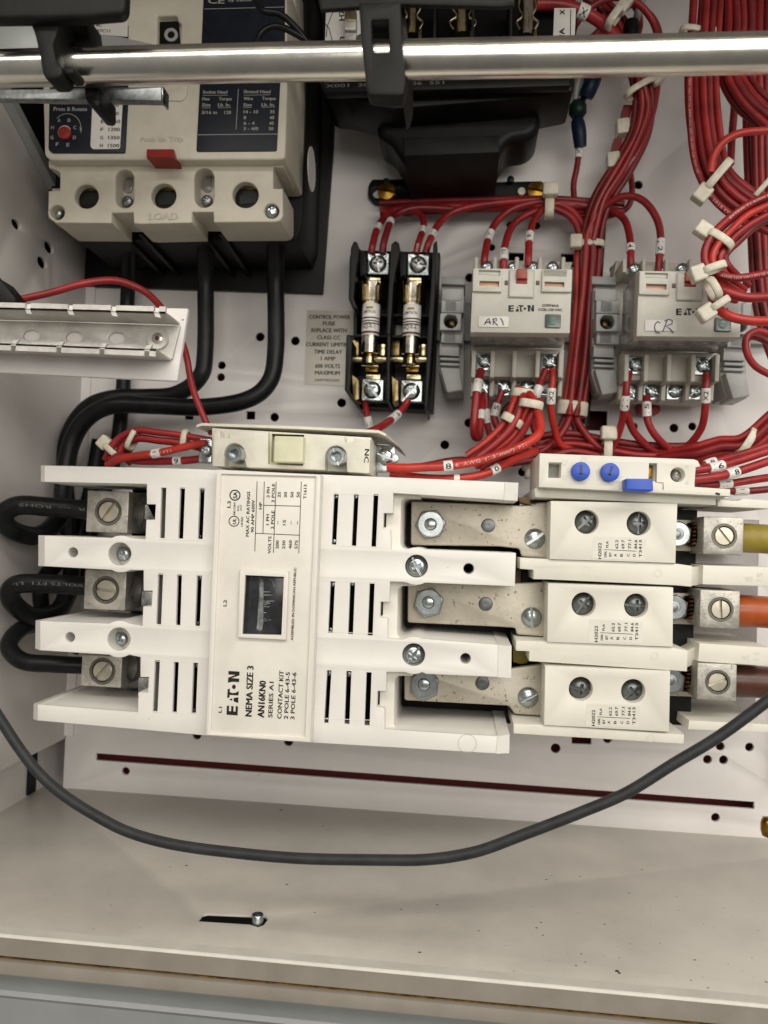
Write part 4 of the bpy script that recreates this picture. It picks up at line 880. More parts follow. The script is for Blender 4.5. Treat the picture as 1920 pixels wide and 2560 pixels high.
for u in (929, 1031):
    k = 1 if u < 1000 else 0
    for dx in (-1, 1):
        wedge('spring_clip', [(u+dx*23,702,44),(u+dx*33,704,38),(u+dx*31,750,38),(u+dx*22,752,44)] if dx < 0 else [(u+23,702,44),(u+22,752,44),(u+29,750,38),(u+31,704,38)], 20, 'brass', fb)
    plate('clip_base', [rect(u-14,692,u+22,708)], 32, 3, 'brass', fb, .4)
    w2 = u-7
    for dx in (-1, 1):
        c = W(w2+dx*30, 899, 33); link('contact_finger', MB().lathe([(2.2,-3.4),(2.4,0),(2.2,3.0)], 18, tuple(c), True, 'x').mesh(), 'brass', fb)
    plate('clip_blade', [rect(w2-18,912,w2+24,917)], 36, 4, 'brass', fb, .4); plate('clip_step', [rect(w2-8,917,w2+22,930)], 30, 3, 'gold', fb, .4); plate('clip_step', [rect(w2-9,934,w2+30,951)], 31, 4, 'brass', fb, .8, 2)
    plate('clip_cheek', [rect(w2-42,850,w2-26,890)], 26, 4, 'brassd', fb, .3); plate('clip_cheek', [rect(w2+26,860,w2+40,890)], 28, 4, 'brass', fb, .3)
for nm, (ua, va), (ub, vb), lab, ln in (('FNQ-R-1', (931,709), (923,909), 'left one of the two cartridge fuses, marked R-1, in the black fuse block', 0), ('FNQ-R-6', (1033.5,712), (1025,911), 'right one of the two cartridge fuses, marked R-6, in the black fuse block', 1)):
    zf = 36; A, E_ = W(ua, va, zf), W(ub, vb, zf); fu = thing('cartridge_fuse', lab, 'fuse', ua, va, zf, 'cartridge fuses in the fuse block'); dr = E_-A; LL = dr.length
    def seg(a, b, r, nm_, m_, bevd=.3):
        C_ = [A+dr*a, A+dr*(a+.004), A+dr*(b-.004), A+dr*b]; return tube_mb(C_, [r-bevd, r, r, r-bevd], 28).obj(nm_, m_, fu, 40)
    R0 = 23.2/PM(36)
    seg(0, .235, R0, 'upper_cap', 'pinkb'); seg(.235, .30, R0*.9, 'cap_crimp', 'pinkb'); bd = seg(.27, .66, R0*.98, 'paper_body', 'wsheet', .1); seg(.655, .88, R0*.93, 'lower_cap', 'pinkb'); seg(.88, .92, R0*.5, 'contact_neck', 'gold'); seg(.92, 1.0, R0*.6, 'contact_tip', 'brass')
    C_ = [A+dr*(i/40) for i in range(41)]; Lc = arcs(C_)
    for a_, b_, m_, nm2 in ((.445,.462,'ink','printed_band'),(.485,.50,'ink','printed_band'),(.515,.53,'ink','printed_band'),(.618,.645,'brown','printed_band')):
        vs = []; 
        for t in (a_, b_):
            p = A+dr*t
            for j in range(-8, 9):
                th = j/8*1.35; vs.append(p+Vector((math.sin(th), 0, math.cos(th)))*(R0*.98+.05))
        MB().add(vs, [(j, j+1, 17+j+1, 17+j) for j in range(16)]).obj(nm2, m_, fu, 60)
    def ftext(tx, t, cap, wd, off, m_):
        vs, fs = text_mesh(tx, .01); x0 = min(v.x for v in vs); x1 = max(v.x for v in vs); out = []
        for v in vs:
            xx = ((v.x-x0)/(x1-x0)-.5)*wd+off; th = xx/R0; p = A+dr*t+Vector((0, v.y*cap/CAP, 0)); out.append(p+Vector((math.sin(th), 0, math.cos(th)))*(R0*.98+.07))
        me = bpy.data.meshes.new('m'); me.from_pydata([B(*p) for p in out], [], fs); link('printed_lettering', me, m_, bd)
    ftext('LIMITRON', .40, 1.7, 7.2, -.6, 'ink'); ftext(nm[1:], .585, 2.2, 7.6, -.8, 'ink'); ftext('CLASS CC', .54, 0.8, 6, 0, 'ink')
    vs = [A+dr*.345+Vector((math.sin(t)*(R0*.98+.07), y*1.2, math.cos(t)*(R0*.98+.07))) for y in (0, 1) for t in (-.5,-.3,-.1,.1,.3)]
    MB().add(vs, [(j, j+1, 5+j+1, 5+j) for j in range(4)]).obj('yellow_print', 'yellow', fu)
# sticker
st = plate('warning_sticker', [rnd([(767,775),(885,777),(880,966),(760,961)], 3)], .25, .2, 'sticker'); tag(st, 'clear yellowed sticker reading CONTROL POWER FUSE on the panel beside the fuse block', 'sticker')
s = Ink(.32)
for tx, v, a, b in (('CONTROL POWER',796.7,773,875),('FUSE',813,807,837.5),('REPLACE WITH',830.4,778.5,866),('CLASS CC',848,793,850.6),('CURRENT LIMITING',865.6,765,880),('TIME DELAY',884,785.6,855),('1 AMP',900.5,802,838),('600 VOLTS',919.5,788,850),('MAXIMUM',936.5,788,849)): s.t(tx, (a,v), (b,v+1), 10.5, .012)
s.t('2A97702G03', (786,953), (848,954), 6.5, .0); s.obj(st, 'ink')
# ================================================================ RELAYS, SOCKETS AND END STOPS
rail = tag(MB().box(W(1090,0,8).x, W(1150,850,8).y, 1, W(1960,0,8).x, W(1150,755,8).y, 7).obj('din_rail', 'stop'), 'steel mounting rail running behind the two relays', 'rail')
def socket(label, u, v):
    t = thing('relay_socket', label, 'relay socket', u, v, 8, 'relay sockets on the rail')
    X0, X1, Y0, Y1 = 1176, 1412, 640, 998
    plate('base', [[(1186,648),(1432,655),(1418,690),(1410,878),(1408,940),(1400,996),(1178,988),(1180,930),(1176,876),(1180,690)]], 22, 14, 'sock', t, .4)
    plate('step', [[(1184,868),(1411,874),(1408,946),(1180,940)]], 44, 24, 'sock', t, .5)
    plate('lower_step', [[(1180,946),(1406,952),(1400,994),(1178,986)]], 32, 14, 'sock', t, .5)
    for k, x in enumerate((1180,1227,1282,1340,1398)):
        plate('barrier', [rnd([(x,876),(x+11,877),(x+8,944),(x-3,943)], 3)], 52, 12, 'sock', t, .5)
        plate('barrier', [rnd([(x-2,950),(x+9,951),(x+6,992),(x-5,990)], 3)], 39, 10, 'sock', t, .5)
        plate('barrier', [rnd([(x+6,641),(x+16,642),(x+15,676),(x+5,676)], 3)], 42, 24, 'sock', t, .5)
    plate('top_block', [[(1188,658),(1428,664),(1426,682),(1186,680)]], 36, 26, 'sock', t, .5)
    for x in (1218, 1284, 1333, 1382): screw('pan', x, 667, 38, 14, 20, t)
    for x, vv in ((1210.7,903),(1373.6,905)):
        plate('clamp_plate', [rnd(rect(x-20,vv-22,x+21,vv+24), 3)], 45.5, 1.5, 'zinc', t, .4); screw('combo', x+1, vv-1, 46.5, 17.5, 50, t)
    for k, x in enumerate((1212,1261,1317,1364)):
        plate('clamp_plate', [rnd(rect(x-20,947,x+20,990), 3)], 33.5, 1.5, 'zinc', t, .4); screw('combo', x, 967, 34.5, 17, 20+40*k, t)
    return t
s1 = socket('cream screw-terminal socket under the relay marked AR1', 1300, 900)
def relay(label):
    t = thing('plug_in_relay', label, 'relay', 1300, 750, 40, 'plug-in relays on the rail')
    plate('case', [[(1184.5,674),(1430,677),(1423,832),(1178,829)]], 74, 30, 'smoke', t, .6)
    plate('face', [[(1183,670.6),(1431,673),(1424.4,833),(1176,830.5)], rect(1199,702,1247,716), rect(1362,704,1410,717)], 81, 8, 'relay', t, .3)
    plate('latch_gap', [rnd([(1271.5,674),(1337.5,675),(1335.5,747),(1269.8,745)],3)], 81.3, .5, 'stop', t, .05)
    plate('upper_ledge', [rnd([(1183,671),(1255,672),(1254,730),(1181,728)],3), rect(1199,702,1247,716), rect(1197,675,1250,689)], 82.4, 1.6, 'relay', t, .35); plate('upper_ledge', [rnd([(1356,672),(1431,674),(1429,730),(1354,729)],3), rect(1362,704,1410,717), rect(1361,675,1415,690)], 82.4, 1.6, 'relay', t, .35)
    for a in (1198, 1361): plate('amber_window', [rect(a,700,a+52,718)], 80.4, .6, 'amber', t, .1)
    plate('window_floor', [rect(1197,675,1253,688)], 81.2, .6, 'relay', t, .1); plate('window_floor', [rect(1360,675,1417,688)], 81.2, .6, 'relay', t, .1)
    plate('latch', [rnd([(1274,676),(1335,677),(1333,744),(1272,742)], 2)], 82, 6, 'relay', t, .5)
    plate('latch_tab', [rnd([(1292,671),(1319,671.5),(1319,697),(1291,696)], 3)], 84, 6, 'ora', t, .5); plate('latch_tab_foot', [[(1291,696),(1319,697),(1318,709),(1290,708)]], 82.4, 3, 'redp', t, .2)
    for x in (1261.5, 1340): plate('hinge', [rect(x,701,x+9,713)], 81.2, 2, 'brown', t, .2)
    i = plate('indicator', [rnd(rect(1363.5,784,1402,820),4)], 81.8, 2, 'lens', t, .3); plate('indicator_light', [circ(1382,802,10)], 82, .4, 'lensg', i, .1)
    s = Ink(81.15); s.logo((1271,779), (1335,778.5), 16); s.t('D7PF4AA', (1356,767), (1397,767.5), 7, .012); s.t('COIL:120 VAC', (1346,777), (1406,778), 7, .012); s.obj(t)
    plate('write_on_label', [rnd(rect(1196,790.5,1271,818,.01),2)], 81.5, .6, 'wsheet', t, .1)
    return t
r1 = relay('grey plug-in relay handwritten AR1, left of the vertical red bundle')
DXR = B(*(W(1597.4,677,81)-W(1183,670.6,81)))
r2 = copy_tree(r1, None, DXR); r2['label'] = 'grey plug-in relay handwritten CR, half covered by red wires and cable ties'
s2 = copy_tree(s1, None, B(*(W(1587.8,912,45)-W(1210.7,903,45)))); s2['label'] = 'cream screw-terminal socket under the relay marked CR'
def pen(pts, parent, z, du=0, dv=0):
    s = Ink(z)
    for st_ in pts: s.path([(x+du, y+dv) for x, y in st_], 2.4)
    s.obj(parent, 'inkp', 'handwriting')
pen([[(1211,812),(1219,798),(1222,795),(1226,811)], [(1212,806),(1228,805)], [(1233,812),(1234,797)], [(1231,798),(1241,796),(1243,800),(1235,804),(1245,814)], [(1251,795),(1257,804),(1258,813)]], r1, 81.7)
pen([[(1651,807),(1644,804),(1638,810),(1636,820),(1640,829),(1650,833)], [(1657,829),(1663,814),(1668,801)], [(1661,803),(1672,798),(1681,801),(1680,809),(1665,816),(1675,822),(1684,832)]], r2, 81.7)
def stop(label, u, v):
    t = thing('end_stop', label, 'end stop', u, v, 8, 'grey end stops on the rail')
    a = lambda pts: [(x-1127+u, y-803+v) for x, y in pts]
    plate('body', [a([(1104,720),(1160,722),(1160,980),(1112,978),(1098,930)])], 30, 22, 'stop', t, .6)
    plate('top_step', [a([(1104,690),(1164,692),(1163,712),(1104,710)])], 26, 20, 'stop', t, .6); plate('top_groove', [a([(1104,712),(1160,714),(1159,724),(1104,722)])], 22, 16, 'stop', t, .4)
    plate('shoulder', [a([(1105,722),(1155,723),(1155,752),(1104,750)])], 34, 6, 'stop', t, .5)
    plate('upper_clamp', [a([(1104,750),(1160,752),(1160,782),(1103,781)]), a(rect(1117,754,1138,776))], 38, 10, 'stop', t, .5)
    plate('centre_boss', [a([(1101,782),(1154,783),(1153,826),(1099,825)]), a(circ(1127,803,17.5))], 41, 13, 'stop', t, .5)
    plate('lower_clamp', [a([(1104,826),(1158,828),(1157,858),(1103,856)]), a(rect(1114,830,1136,853))], 38, 10, 'stop', t, .5)
    plate('skirt', [a([(1100,858),(1148,860),(1148,890),(1098,888)])], 35, 8, 'stop', t, .5)
    for k in range(2): plate('groove_rib', [a([(1101,893+k*13),(1149,895+k*13),(1149,902+k*13),(1100,900+k*13)])], 35-k*1.2, 8, 'stop', t, .5)
    for bx in ((1116,753,1140,778),(1112,829,1138,855)): plate('slot_floor', [a(rect(*bx))], 30.5, .4, 'black', t, .05)
    plate('screw_well', [a(circ(1127,803,18))], 30.7, .4, 'black2', t, .05); screw('combo', u+3, v+3, 32, 12, 30, t, 'brassd')
    plate('clip_foot', [rnd(a([(1100,918),(1150,920),(1158,975),(1118,982)]), 5)], 36, 20, 'stop', t, .8)
    return t
e1 = stop('grey rail end stop between the fuse block and relay AR1', 1126.7, 803)
for l_, u, v in (('grey rail end stop between the vertical red bundle and relay CR', 1512.6, 805),('grey rail end stop right of relay CR, mostly hidden behind red wires', 1838, 812)):
    c = copy_tree(e1, None, B(*(W(u, v, 35)-W(1126.7, 803, 35)))); c['label'] = l_
# ================================================================ HEAVY BLACK CABLES
g = 'heavy black motor cables'
wire('thick black cable from the right breaker pole to the topmost left terminal of the contactor', [(689,575,44),(689,700,30),(689,880,28),(670,960,28),(610,1002,30),(500,1018,32),(380,1014,36),(280,1014,40),(215,1048,40),(178,1110,40),(160,1200,42),(150,1290,50),(95,1338,64),(30,1325,80),(8,1290,86),(45,1264,86),(130,1268,83),(232,1276,80)], 47, 'cable', g, n=20, name='black_cable', cat='cable', prints=((215,1262,'R  ---  ROHS',8,165,True),))
wire('thick black cable from the middle breaker pole to the middle left terminal', [(514,575,44),(514,700,28),(513,880,26),(498,945,26),(440,985,22),(370,992,22),(290,994,26),(225,1015,26),(180,1070,24),(160,1150,22),(170,1300,22),(180,1420,26),(150,1520,44),(80,1540,66),(28,1500,82),(40,1462,86),(130,1460,84),(226,1466,80)], 45, 'cable', g, n=20, name='black_cable', cat='cable', prints=((212,1447,'VOLTS FT1  LL',8,170,True),))
wire('thick black cable from the left breaker pole to the lowest left terminal', [(327,575,40),(320,720,14),(312,900,11),(302,1040,10),(285,1150,10),(240,1290,12),(200,1420,16),(140,1545,40),(60,1568,66),(22,1612,80),(55,1652,86),(130,1660,84),(215,1664,80)], 40, 'cable', g, n=20, name='black_cable', cat='cable')
wire('black cable crossing behind the lower left of the contactor', [(250,1100,12),(225,1240,12),(190,1360,14),(130,1420,30),(100,1480,40),(120,1560,30),(200,1620,14)], 42, 'cable', g, n=16, name='black_cable', cat='cable')
wire('long grey cable sagging in a wide loop across the foreground over the tray', [(-70,1690,150),(0,1797,150),(47,1869,150),(100,1936,150),(162,1990,150),(243,2041,150),(324,2081,150),(434,2111,150),(579,2131,150),(752,2146,150),(960,2150,150),(1076,2148,150),(1191,2129,150),(1307,2087,150),(1452,2031,150),(1568,1981,150),(1683,1910,150),(1799,1840,150),(1920,1751,150),(2000,1688,150)], 27, 'gcable', None, n=20, name='grey_cable', cat='cable')
for u0, v, m_, l_, w_ in ((1858,1347,'yellow','yellow sleeved motor wire leaving the topmost right-hand terminal',70),(1849,1529,'orange','orange motor wire leaving the middle right-hand terminal',76),(1840,1704,'brown','dark brown motor wire leaving the lowest right-hand terminal',76)):
    o = wire(l_, [(u0-30,v-3,78),(u0+8,v-2,78),(u0+60,v+1,77),(1990,v+8,76)], w_, m_, 'motor wires on the right', n=24, name='motor_wire')
    if m_ == 'yellow': tube_mb([W(u0-10,v-3,78), W(u0+6,v-2,78), W(u0+13,v-2,78)], w_/2/PM(78)*.97, 24).obj('black_end', 'black', o, 60)
# ================================================================ RED WIRES
wire('red wire arching over the aluminium rail and down to the auxiliary contact block', [(20,757,128),(40,751,128),(125,732,125),(204,710,122),(266,701,118),(313,707,114),(370,735,108),(415,785,100),(448,840,94),(466,890,90),(477,951,88),(491,998,86),(517,1060,84),(530,1085,82)], 18, 'red', None, per=10)
# fuse block
g = 'red wires of the fuse block'
wire('red wire on top of the left fuse pole, leaning left', [(928,632,34),(932,612,34),(942,575,28),(962,543,18),(1000,522,12),(1080,514,12),(1200,512,12),(1370,506,14)], 18, 'red', g, marks=((945,570,'1',22),))
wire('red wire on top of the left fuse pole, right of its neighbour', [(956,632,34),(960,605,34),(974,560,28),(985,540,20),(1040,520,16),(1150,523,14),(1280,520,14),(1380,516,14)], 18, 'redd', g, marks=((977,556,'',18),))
wire('red wire on top of the right fuse pole, bending left into the bundle', [(1040,632,34),(1047,605,34),(1057,575,26),(1058,548,20),(1038,530,16),(1000,522,14),(960,532,12)], 17, 'red', g, marks=((1056,578,'1',24),), prints=((1046,612,'600V',6,24,True),))
wire('red wire on top of the right fuse pole, bending right into the bundle', [(1064,632,34),(1073,605,34),(1090,570,26),(1120,538,20),(1165,520,18),(1240,508,18),(1370,497,18)], 18, 'red', g, marks=((1080,586,'1',24),))
wire('red wire marked 1 below the left fuse pole', [(912,1000,30),(914,1020,28),(920,1050,26),(925,1075,24),(930,1110,20)], 17, 'red', g, marks=((922,1058,'1',38,True),))
wire('red wire marked 6 curving left below the right fuse pole', [(1020,1000,32),(1008,1020,34),(985,1044,40),(950,1068,60),(912,1084,66),(880,1092,60)], 19, 'red', g, marks=((985,1044,'1 6',46,True),))
# relay AR1 top
g = 'red wires entering the relays from above'
wire('red wire marked 1A, leftmost on top of relay AR1', [(1211,668,36),(1212,640,36),(1222,592,26),(1243,553,20),(1277,525,18),(1320,510,18),(1362,505,18),(1420,520,18),(1455,560,18),(1462,600,18)], 18, 'red', g, marks=((1223,594,'1A',38,True),))
wire('red wire marked 3A, second from the left on top of relay AR1', [(1259,680,38),(1259,650,38),(1261,620,32),(1275,575,24),(1300,547,20),(1340,528,18),(1380,520,18),(1430,545,18),(1452,590,18)], 19, 'red', g, marks=((1259,638,'3A',38,True),))
wire('red wire marked 16 on top of relay AR1, just left of its red latch', [(1321,665,38),(1321,640,38),(1324,590,30),(1335,552,24),(1360,522,20),(1400,508,18),(1452,512,18),(1500,520,16)], 18, 'red', g, marks=((1323,597,'16',36,True),))
wire('red wire marked 4, on the left terminal on top of relay CR', [(1577,670,36),(1577,640,36),(1574,590,30),(1560,548,24),(1525,525,20),(1480,516,18),(1400,512,18)], 18, 'red', g, marks=((1577,619,'4',22,True),))
wire('red wire marked J2 arching high on top of relay CR', [(1646,682,38),(1648,650,38),(1652,600,36),(1645,555,34),(1622,515,32),(1590,493,30),(1550,493,28),(1508,520,24),(1478,560,22),(1462,620,20)], 18, 'red', g, marks=((1650,622,'J 2',42,True),))
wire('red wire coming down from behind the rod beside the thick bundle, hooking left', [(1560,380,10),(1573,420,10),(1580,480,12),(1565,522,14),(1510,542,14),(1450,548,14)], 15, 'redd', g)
# vertical bundle between the relays
bundle('wire of the vertical bundle between the two relays', [(1470,585,18),(1470,640,18),(1464,760,18),(1452,880,18),(1436,1000,20),(1430,1040,22)], [(-25,0),(-9,5),(8,5),(24,0),(0,-3)], 17, ('red','redd','red','red2','red'), 'vertical red bundle', order='rightmost red|second red|middle red|leftmost red|rearmost red')
bundle('wire of the horizontal harness under the transformer', [(950,520,8),(1060,512,10),(1200,510,12),(1370,508,14),(1470,512,14),(1560,520,14)], [(-10,0),(6,3),(16,0)], 16, ('redd','red','red'), 'red harness under the transformer', order='upper red|middle red|lower red')
bundle('wire of the thick bundle rising to behind the rod', [(1480,600,18),(1490,545,20),(1510,490,22),(1555,420,24),(1595,340,26),(1612,270,28),(1605,210,30),(1580,130,32),(1540,60,34),(1500,20,34)], [(-22,0),(-8,5),(6,6),(20,2)], 17, ('redd','red','red','redd'), 'thick red bundle rising to the rod', prints=(), order='leftmost red|second red from the left|third red from the left|rightmost red')
wire('red wire curving on the outer right of the thick rising bundle', [(1462,640,22),(1470,580,24),(1500,520,26),(1560,430,28),(1600,370,30),(1632,280,30),(1645,200,30),(1652,120,30),(1640,60,30),(1606,22,30),(1550,4,28)], 16, 'red', None, prints=((1585,395,'TEW 600V AWG',5,90,True),))
# splices
o = wire('red wire marked X1 hanging from a blue and green splice under the rod', [(1474,120,20),(1462,230,20),(1445,290,18),(1449,340,16),(1447,380,14),(1442,420,14),(1434,460,14),(1436,505,14)], 15, 'redd', None, marks=((1447,382,'X1',30,True),))
tube_mb(spline([W(1443,300,18), W(1448,330,18), W(1451,368,16)], 3), [3.2,3.8,3.9,3.9,3.8,3.6,3.4], 16).obj('blue_sleeve', 'bsleeve', o, 60)
c = W(1444,274,20); link('green_cap', MB().lathe([(.4,-5),(3.2,-4.4),(4.8,-2),(4.8,2),(3.2,4.4),(.4,5)], 18, tuple(c), True, 'y').mesh(60), 'green', o)
o = wire('pale grey wire passing behind the rod next to the transformer', [(1610,-10,40),(1596,30,40),(1578,70,36),(1500,150,30),(1450,195,24),(1438,260,20)], 18, 'stop', None, name='grey_wire')
tube_mb(spline([W(1488,185,26), W(1476,215,26), W(1464,244,24)], 3), [4,4.3,4.4,4.4,4.3,4.2,3.6], 16).obj('blue_sleeve', 'bsleeve', o, 60)
c = W(1578,76,40); link('black_cap', MB().lathe([(.4,-5),(4,-4),(4.6,0),(3.6,4.5),(.4,5)], 18, tuple(c), True, 'y').mesh(60), 'black', o)
for u, v, l_ in ((1554,322,'upper'),(1530,405,'lower')):
    t = thing('butt_splice', l_+' of the two pale splice connectors beside the thick rising bundle', 'splice', u, v, 24, 'pale splice connectors')
    link('barrel', bev(MB().prism(wp(rnd([(u-14,v-18),(u+16,v-22),(u+20,v+14),(u-12,v+18)], 4), 24), 20, 27).mesh(), .6), 'tie', t)
    link('dark_red_sleeve', MB().prism(wp(rnd([(u+2,v-52),(u+24,v-52),(u+18,v-20),(u-2,v-18)], 3), 22), 18, 25).mesh(), 'redd', t)
# red wires above the rod
g = 'red wires above the rod beside the transformer'
for k, (p, l_) in enumerate((([(1340,10,70),(1400,12,68),(1450,26,66),(1500,55,62),(1540,100,56),(1580,180,44)], 'stout red wire above the rod slanting down right, in front of the others'),
   ([(1430,90,50),(1440,60,52),(1475,20,54),(1530,-6,54),(1590,6,50),(1630,50,46),(1650,110,40)], 'red wire arching over the wire tie just above the rod'),
   ([(1466,110,44),(1500,75,44),(1540,40,44),(1575,10,44),(1590,-20,44)], 'red wire rising to the right just above the rod'),
   ([(1490,100,40),(1508,60,40),(1500,20,42),(1460,-5,44)], 'red wire curling left just above the rod'),
   ([(1590,100,36),(1600,60,36),(1590,20,36),(1560,-10,36)], 'red wire descending into the thick bundle right of the black cap'))):
    wire(l_, p, (30,17,17,16,16)[k], 'red' if k != 3 else 'redd', g, marks=((1459,27,'X',26),) if k == 0 else ())
# relay AR1 bottom
g = 'red wires under relay AR1'
wire('red wire marked 11 making a hairpin loop, leftmost under relay AR1', [(1203,925,48),(1198,945,50),(1192,975,52),(1188,1020,54),(1184,1065,54),(1187,1092,50),(1198,1090,46),(1202,1050,42),(1206,1010,38),(1210,985,34)], 19, 'red', g, marks=((1193,966,'11',34,True),(1200,1042,'',26)))
wire('red wire marked 11 just right of the hairpin loop under relay AR1', [(1214,985,36),(1215,1010,36),(1216,1045,36),(1224,1085,34),(1245,1120,30),(1290,1140,26)], 16, 'red', g, marks=((1216,1042,'11',34,True),))
wire('red wire marked 15 from the second lower screw of relay AR1', [(1255,975,36),(1249,995,36),(1239,1025,36),(1236,1048,36),(1252,1078,36),(1290,1108,34),(1340,1128,30)], 18, 'red', g, marks=((1241,1026,'15',32,True),))
wire('red wire with a blank white marker at the right upper screw of relay AR1', [(1364,925,48),(1353,950,50),(1343,980,52),(1336,1010,46),(1330,1050,40),(1345,1100,34)], 18, 'red', g, marks=((1342,984,'1',36,True),))
wire('red wire marked X2 under the right end of relay AR1', [(1381,925,48),(1381,950,50),(1378,990,50),(1378,1030,46),(1386,1070,40),(1400,1110,34),(1440,1130,28)], 18, 'red2', g, marks=((1377,989,'X2',36,True),))
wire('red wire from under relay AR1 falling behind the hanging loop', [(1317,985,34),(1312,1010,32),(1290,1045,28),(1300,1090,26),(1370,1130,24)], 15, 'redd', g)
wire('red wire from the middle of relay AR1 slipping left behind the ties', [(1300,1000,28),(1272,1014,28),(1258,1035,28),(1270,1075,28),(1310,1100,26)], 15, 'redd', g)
# hanging loop with rings of tie
wire('bright red wire marked 8, printed AWG, from the auxiliary block up into the hanging loop', [(970,1168,86),(1010,1170,88),(1060,1168,88),(1120,1165,88),(1190,1153,86),(1255,1134,84),(1310,1112,80),(1344,1088,76),(1352,1068,72),(1346,1036,68),(1336,1008,64),(1318,982,58),(1296,976,54)], 22, 'red2', None, n=16, marks=((1121,1165,'8',22),), prints=((1136,1166,'6  AWG  (1.31mm²)  FT1',9,190,False),))
wire('bright red wire marked 0 just below the wire marked 8', [(975,1182,80),(1020,1190,80),(1080,1196,82),(1150,1195,82),(1210,1185,80),(1250,1167,76),(1290,1148,68),(1340,1128,56)], 20, 'red2', None, marks=((1236,1177,'0',24),(1144,1190,'',14)))
bundle('strand of the loop hanging from relay AR1, held by white rings', [(1175,1150,62),(1220,1118,62),(1262,1078,62),(1284,1040,62),(1298,1000,60),(1308,975,52)], [(-12,-2),(6,3),(20,-2)], 19, ('red2','red','red2'), 'hanging loop under relay AR1', order='upper left red|middle red|lower right red')
bundle('red strand at the lower right of the loop under relay AR1', [(1190,1160,56),(1250,1120,58),(1292,1080,60),(1312,1040,62),(1330,1010,62),(1336,996,58)], [(0,0),(16,2)], 19, ('red2','red'), 'hanging loop under relay AR1', prints=(), order='outer|inner')
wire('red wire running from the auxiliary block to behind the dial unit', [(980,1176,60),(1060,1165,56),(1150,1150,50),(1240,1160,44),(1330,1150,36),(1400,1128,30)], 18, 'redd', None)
# bottom harness
bundle('wire of the low harness behind the dial unit', [(1240,1130,22),(1330,1122,22),(1420,1112,22),(1510,1124,24),(1597,1138,26),(1720,1140,28),(1851,1126,30),(1925,1088,32)], [(-14,0),(0,4),(13,0),(-27,2)], 17, ('redd','red','red','redd'), 'low red harness above the overload relay', order='second red|third red|lowest red|topmost red')
g = 'red wires fanning out below the vertical bundle'
wire('red wire fanning left from the foot of the vertical bundle', [(1428,1030,24),(1415,1065,26),(1385,1105,26),(1340,1135,26),(1280,1160,24)], 18, 'red', g)
wire('red wire fanning furthest left from the foot of the vertical bundle', [(1420,1030,22),(1395,1075,22),(1350,1110,22),(1290,1128,20)], 17, 'redd', g)
wire('red wire fanning right from the foot of the vertical bundle', [(1440,1030,24),(1448,1060,26),(1478,1100,28),(1512,1124,28),(1600,1140,28)], 18, 'red', g)
wire('red wire dropping straight from the foot of the vertical bundle', [(1430,1030,22),(1436,1065,22),(1455,1100,22),(1475,1125,22)], 17, 'redd', g)
wire('red wire crossing the fan below the vertical bundle', [(1240,1150,30),(1300,1130,32),(1370,1140,34),(1430,1128,34),(1500,1140,30)], 18, 'redd', g)
# relay CR bottom
g = 'red wires under relay CR'
wire('red wire marked J1 from the left upper screw of relay CR', [(1573,930,48),(1567,960,50),(1563,1000,48),(1556,1050,40),(1540,1100,32),(1520,1135,28)], 18, 'red', g, marks=((1563,1008,'J1',36,True),))
wire('red wire branching right from the J1 marker under relay CR', [(1567,985,40),(1566,1025,40),(1578,1066,36),(1600,1098,32),(1640,1128,28),(1700,1140,26)], 18, 'red', g)
wire('red wire marked 15 from the second lower screw of relay CR', [(1617,990,36),(1617,1020,38),(1620,1055,38),(1638,1088,36),(1668,1118,32),(1706,1142,28)], 18, 'red', g, marks=((1617,1025,'15',34,True),))
wire('red wire marked X2 from the right upper screw of relay CR', [(1765,935,48),(1765,970,50),(1763,1020,46),(1755,1066,40),(1732,1102,34),(1700,1130,28)], 18, 'red', g, marks=((1764,987,'X2',34,True),))
plate_ = plate('red_base_clip', [rnd([(1592,1010),(1652,1014),(1650,1032),(1636,1036),(1598,1034)], 5)], 12, 8, 'redp'); tag(plate_, 'small red plastic clip under the socket of relay CR', 'clip')
# overload wires
g = 'marked red wires at the dial unit'
wire('red wire marked 16 leaving the dial unit, uppermost', [(1700,1182,98),(1735,1176,98),(1790,1167,96),(1850,1150,92),(1930,1124,88)], 21, 'red', g, marks=((1792,1166,'16',38),))
wire('red wire marked 18 leaving the dial unit, second from the top', [(1700,1200,98),(1740,1198,98),(1800,1190,96),(1850,1177,92),(1930,1150,88)], 21, 'red', g, marks=((1830,1183,'18',34),))
wire('red wire marked 17 leaving the dial unit, third from the top', [(1740,1212,88),(1780,1212,88),(1830,1208,86),(1880,1200,84),(1935,1192,80)], 19, 'red', g, marks=((1808,1210,'17',34),))
wire('dark red wire lowest at the dial unit', [(1750,1224,70),(1800,1226,70),(1860,1228,68),(1935,1222,66)], 17, 'redd', g, marks=((1848,1220,'1',34),))
wire('red wire with a curled marker just above the one marked 16', [(1750,1172,80),(1770,1158,80),(1800,1150,78),(1870,1130,72),(1935,1108,70)], 17, 'red', g, marks=((1776,1156,'9',26),))
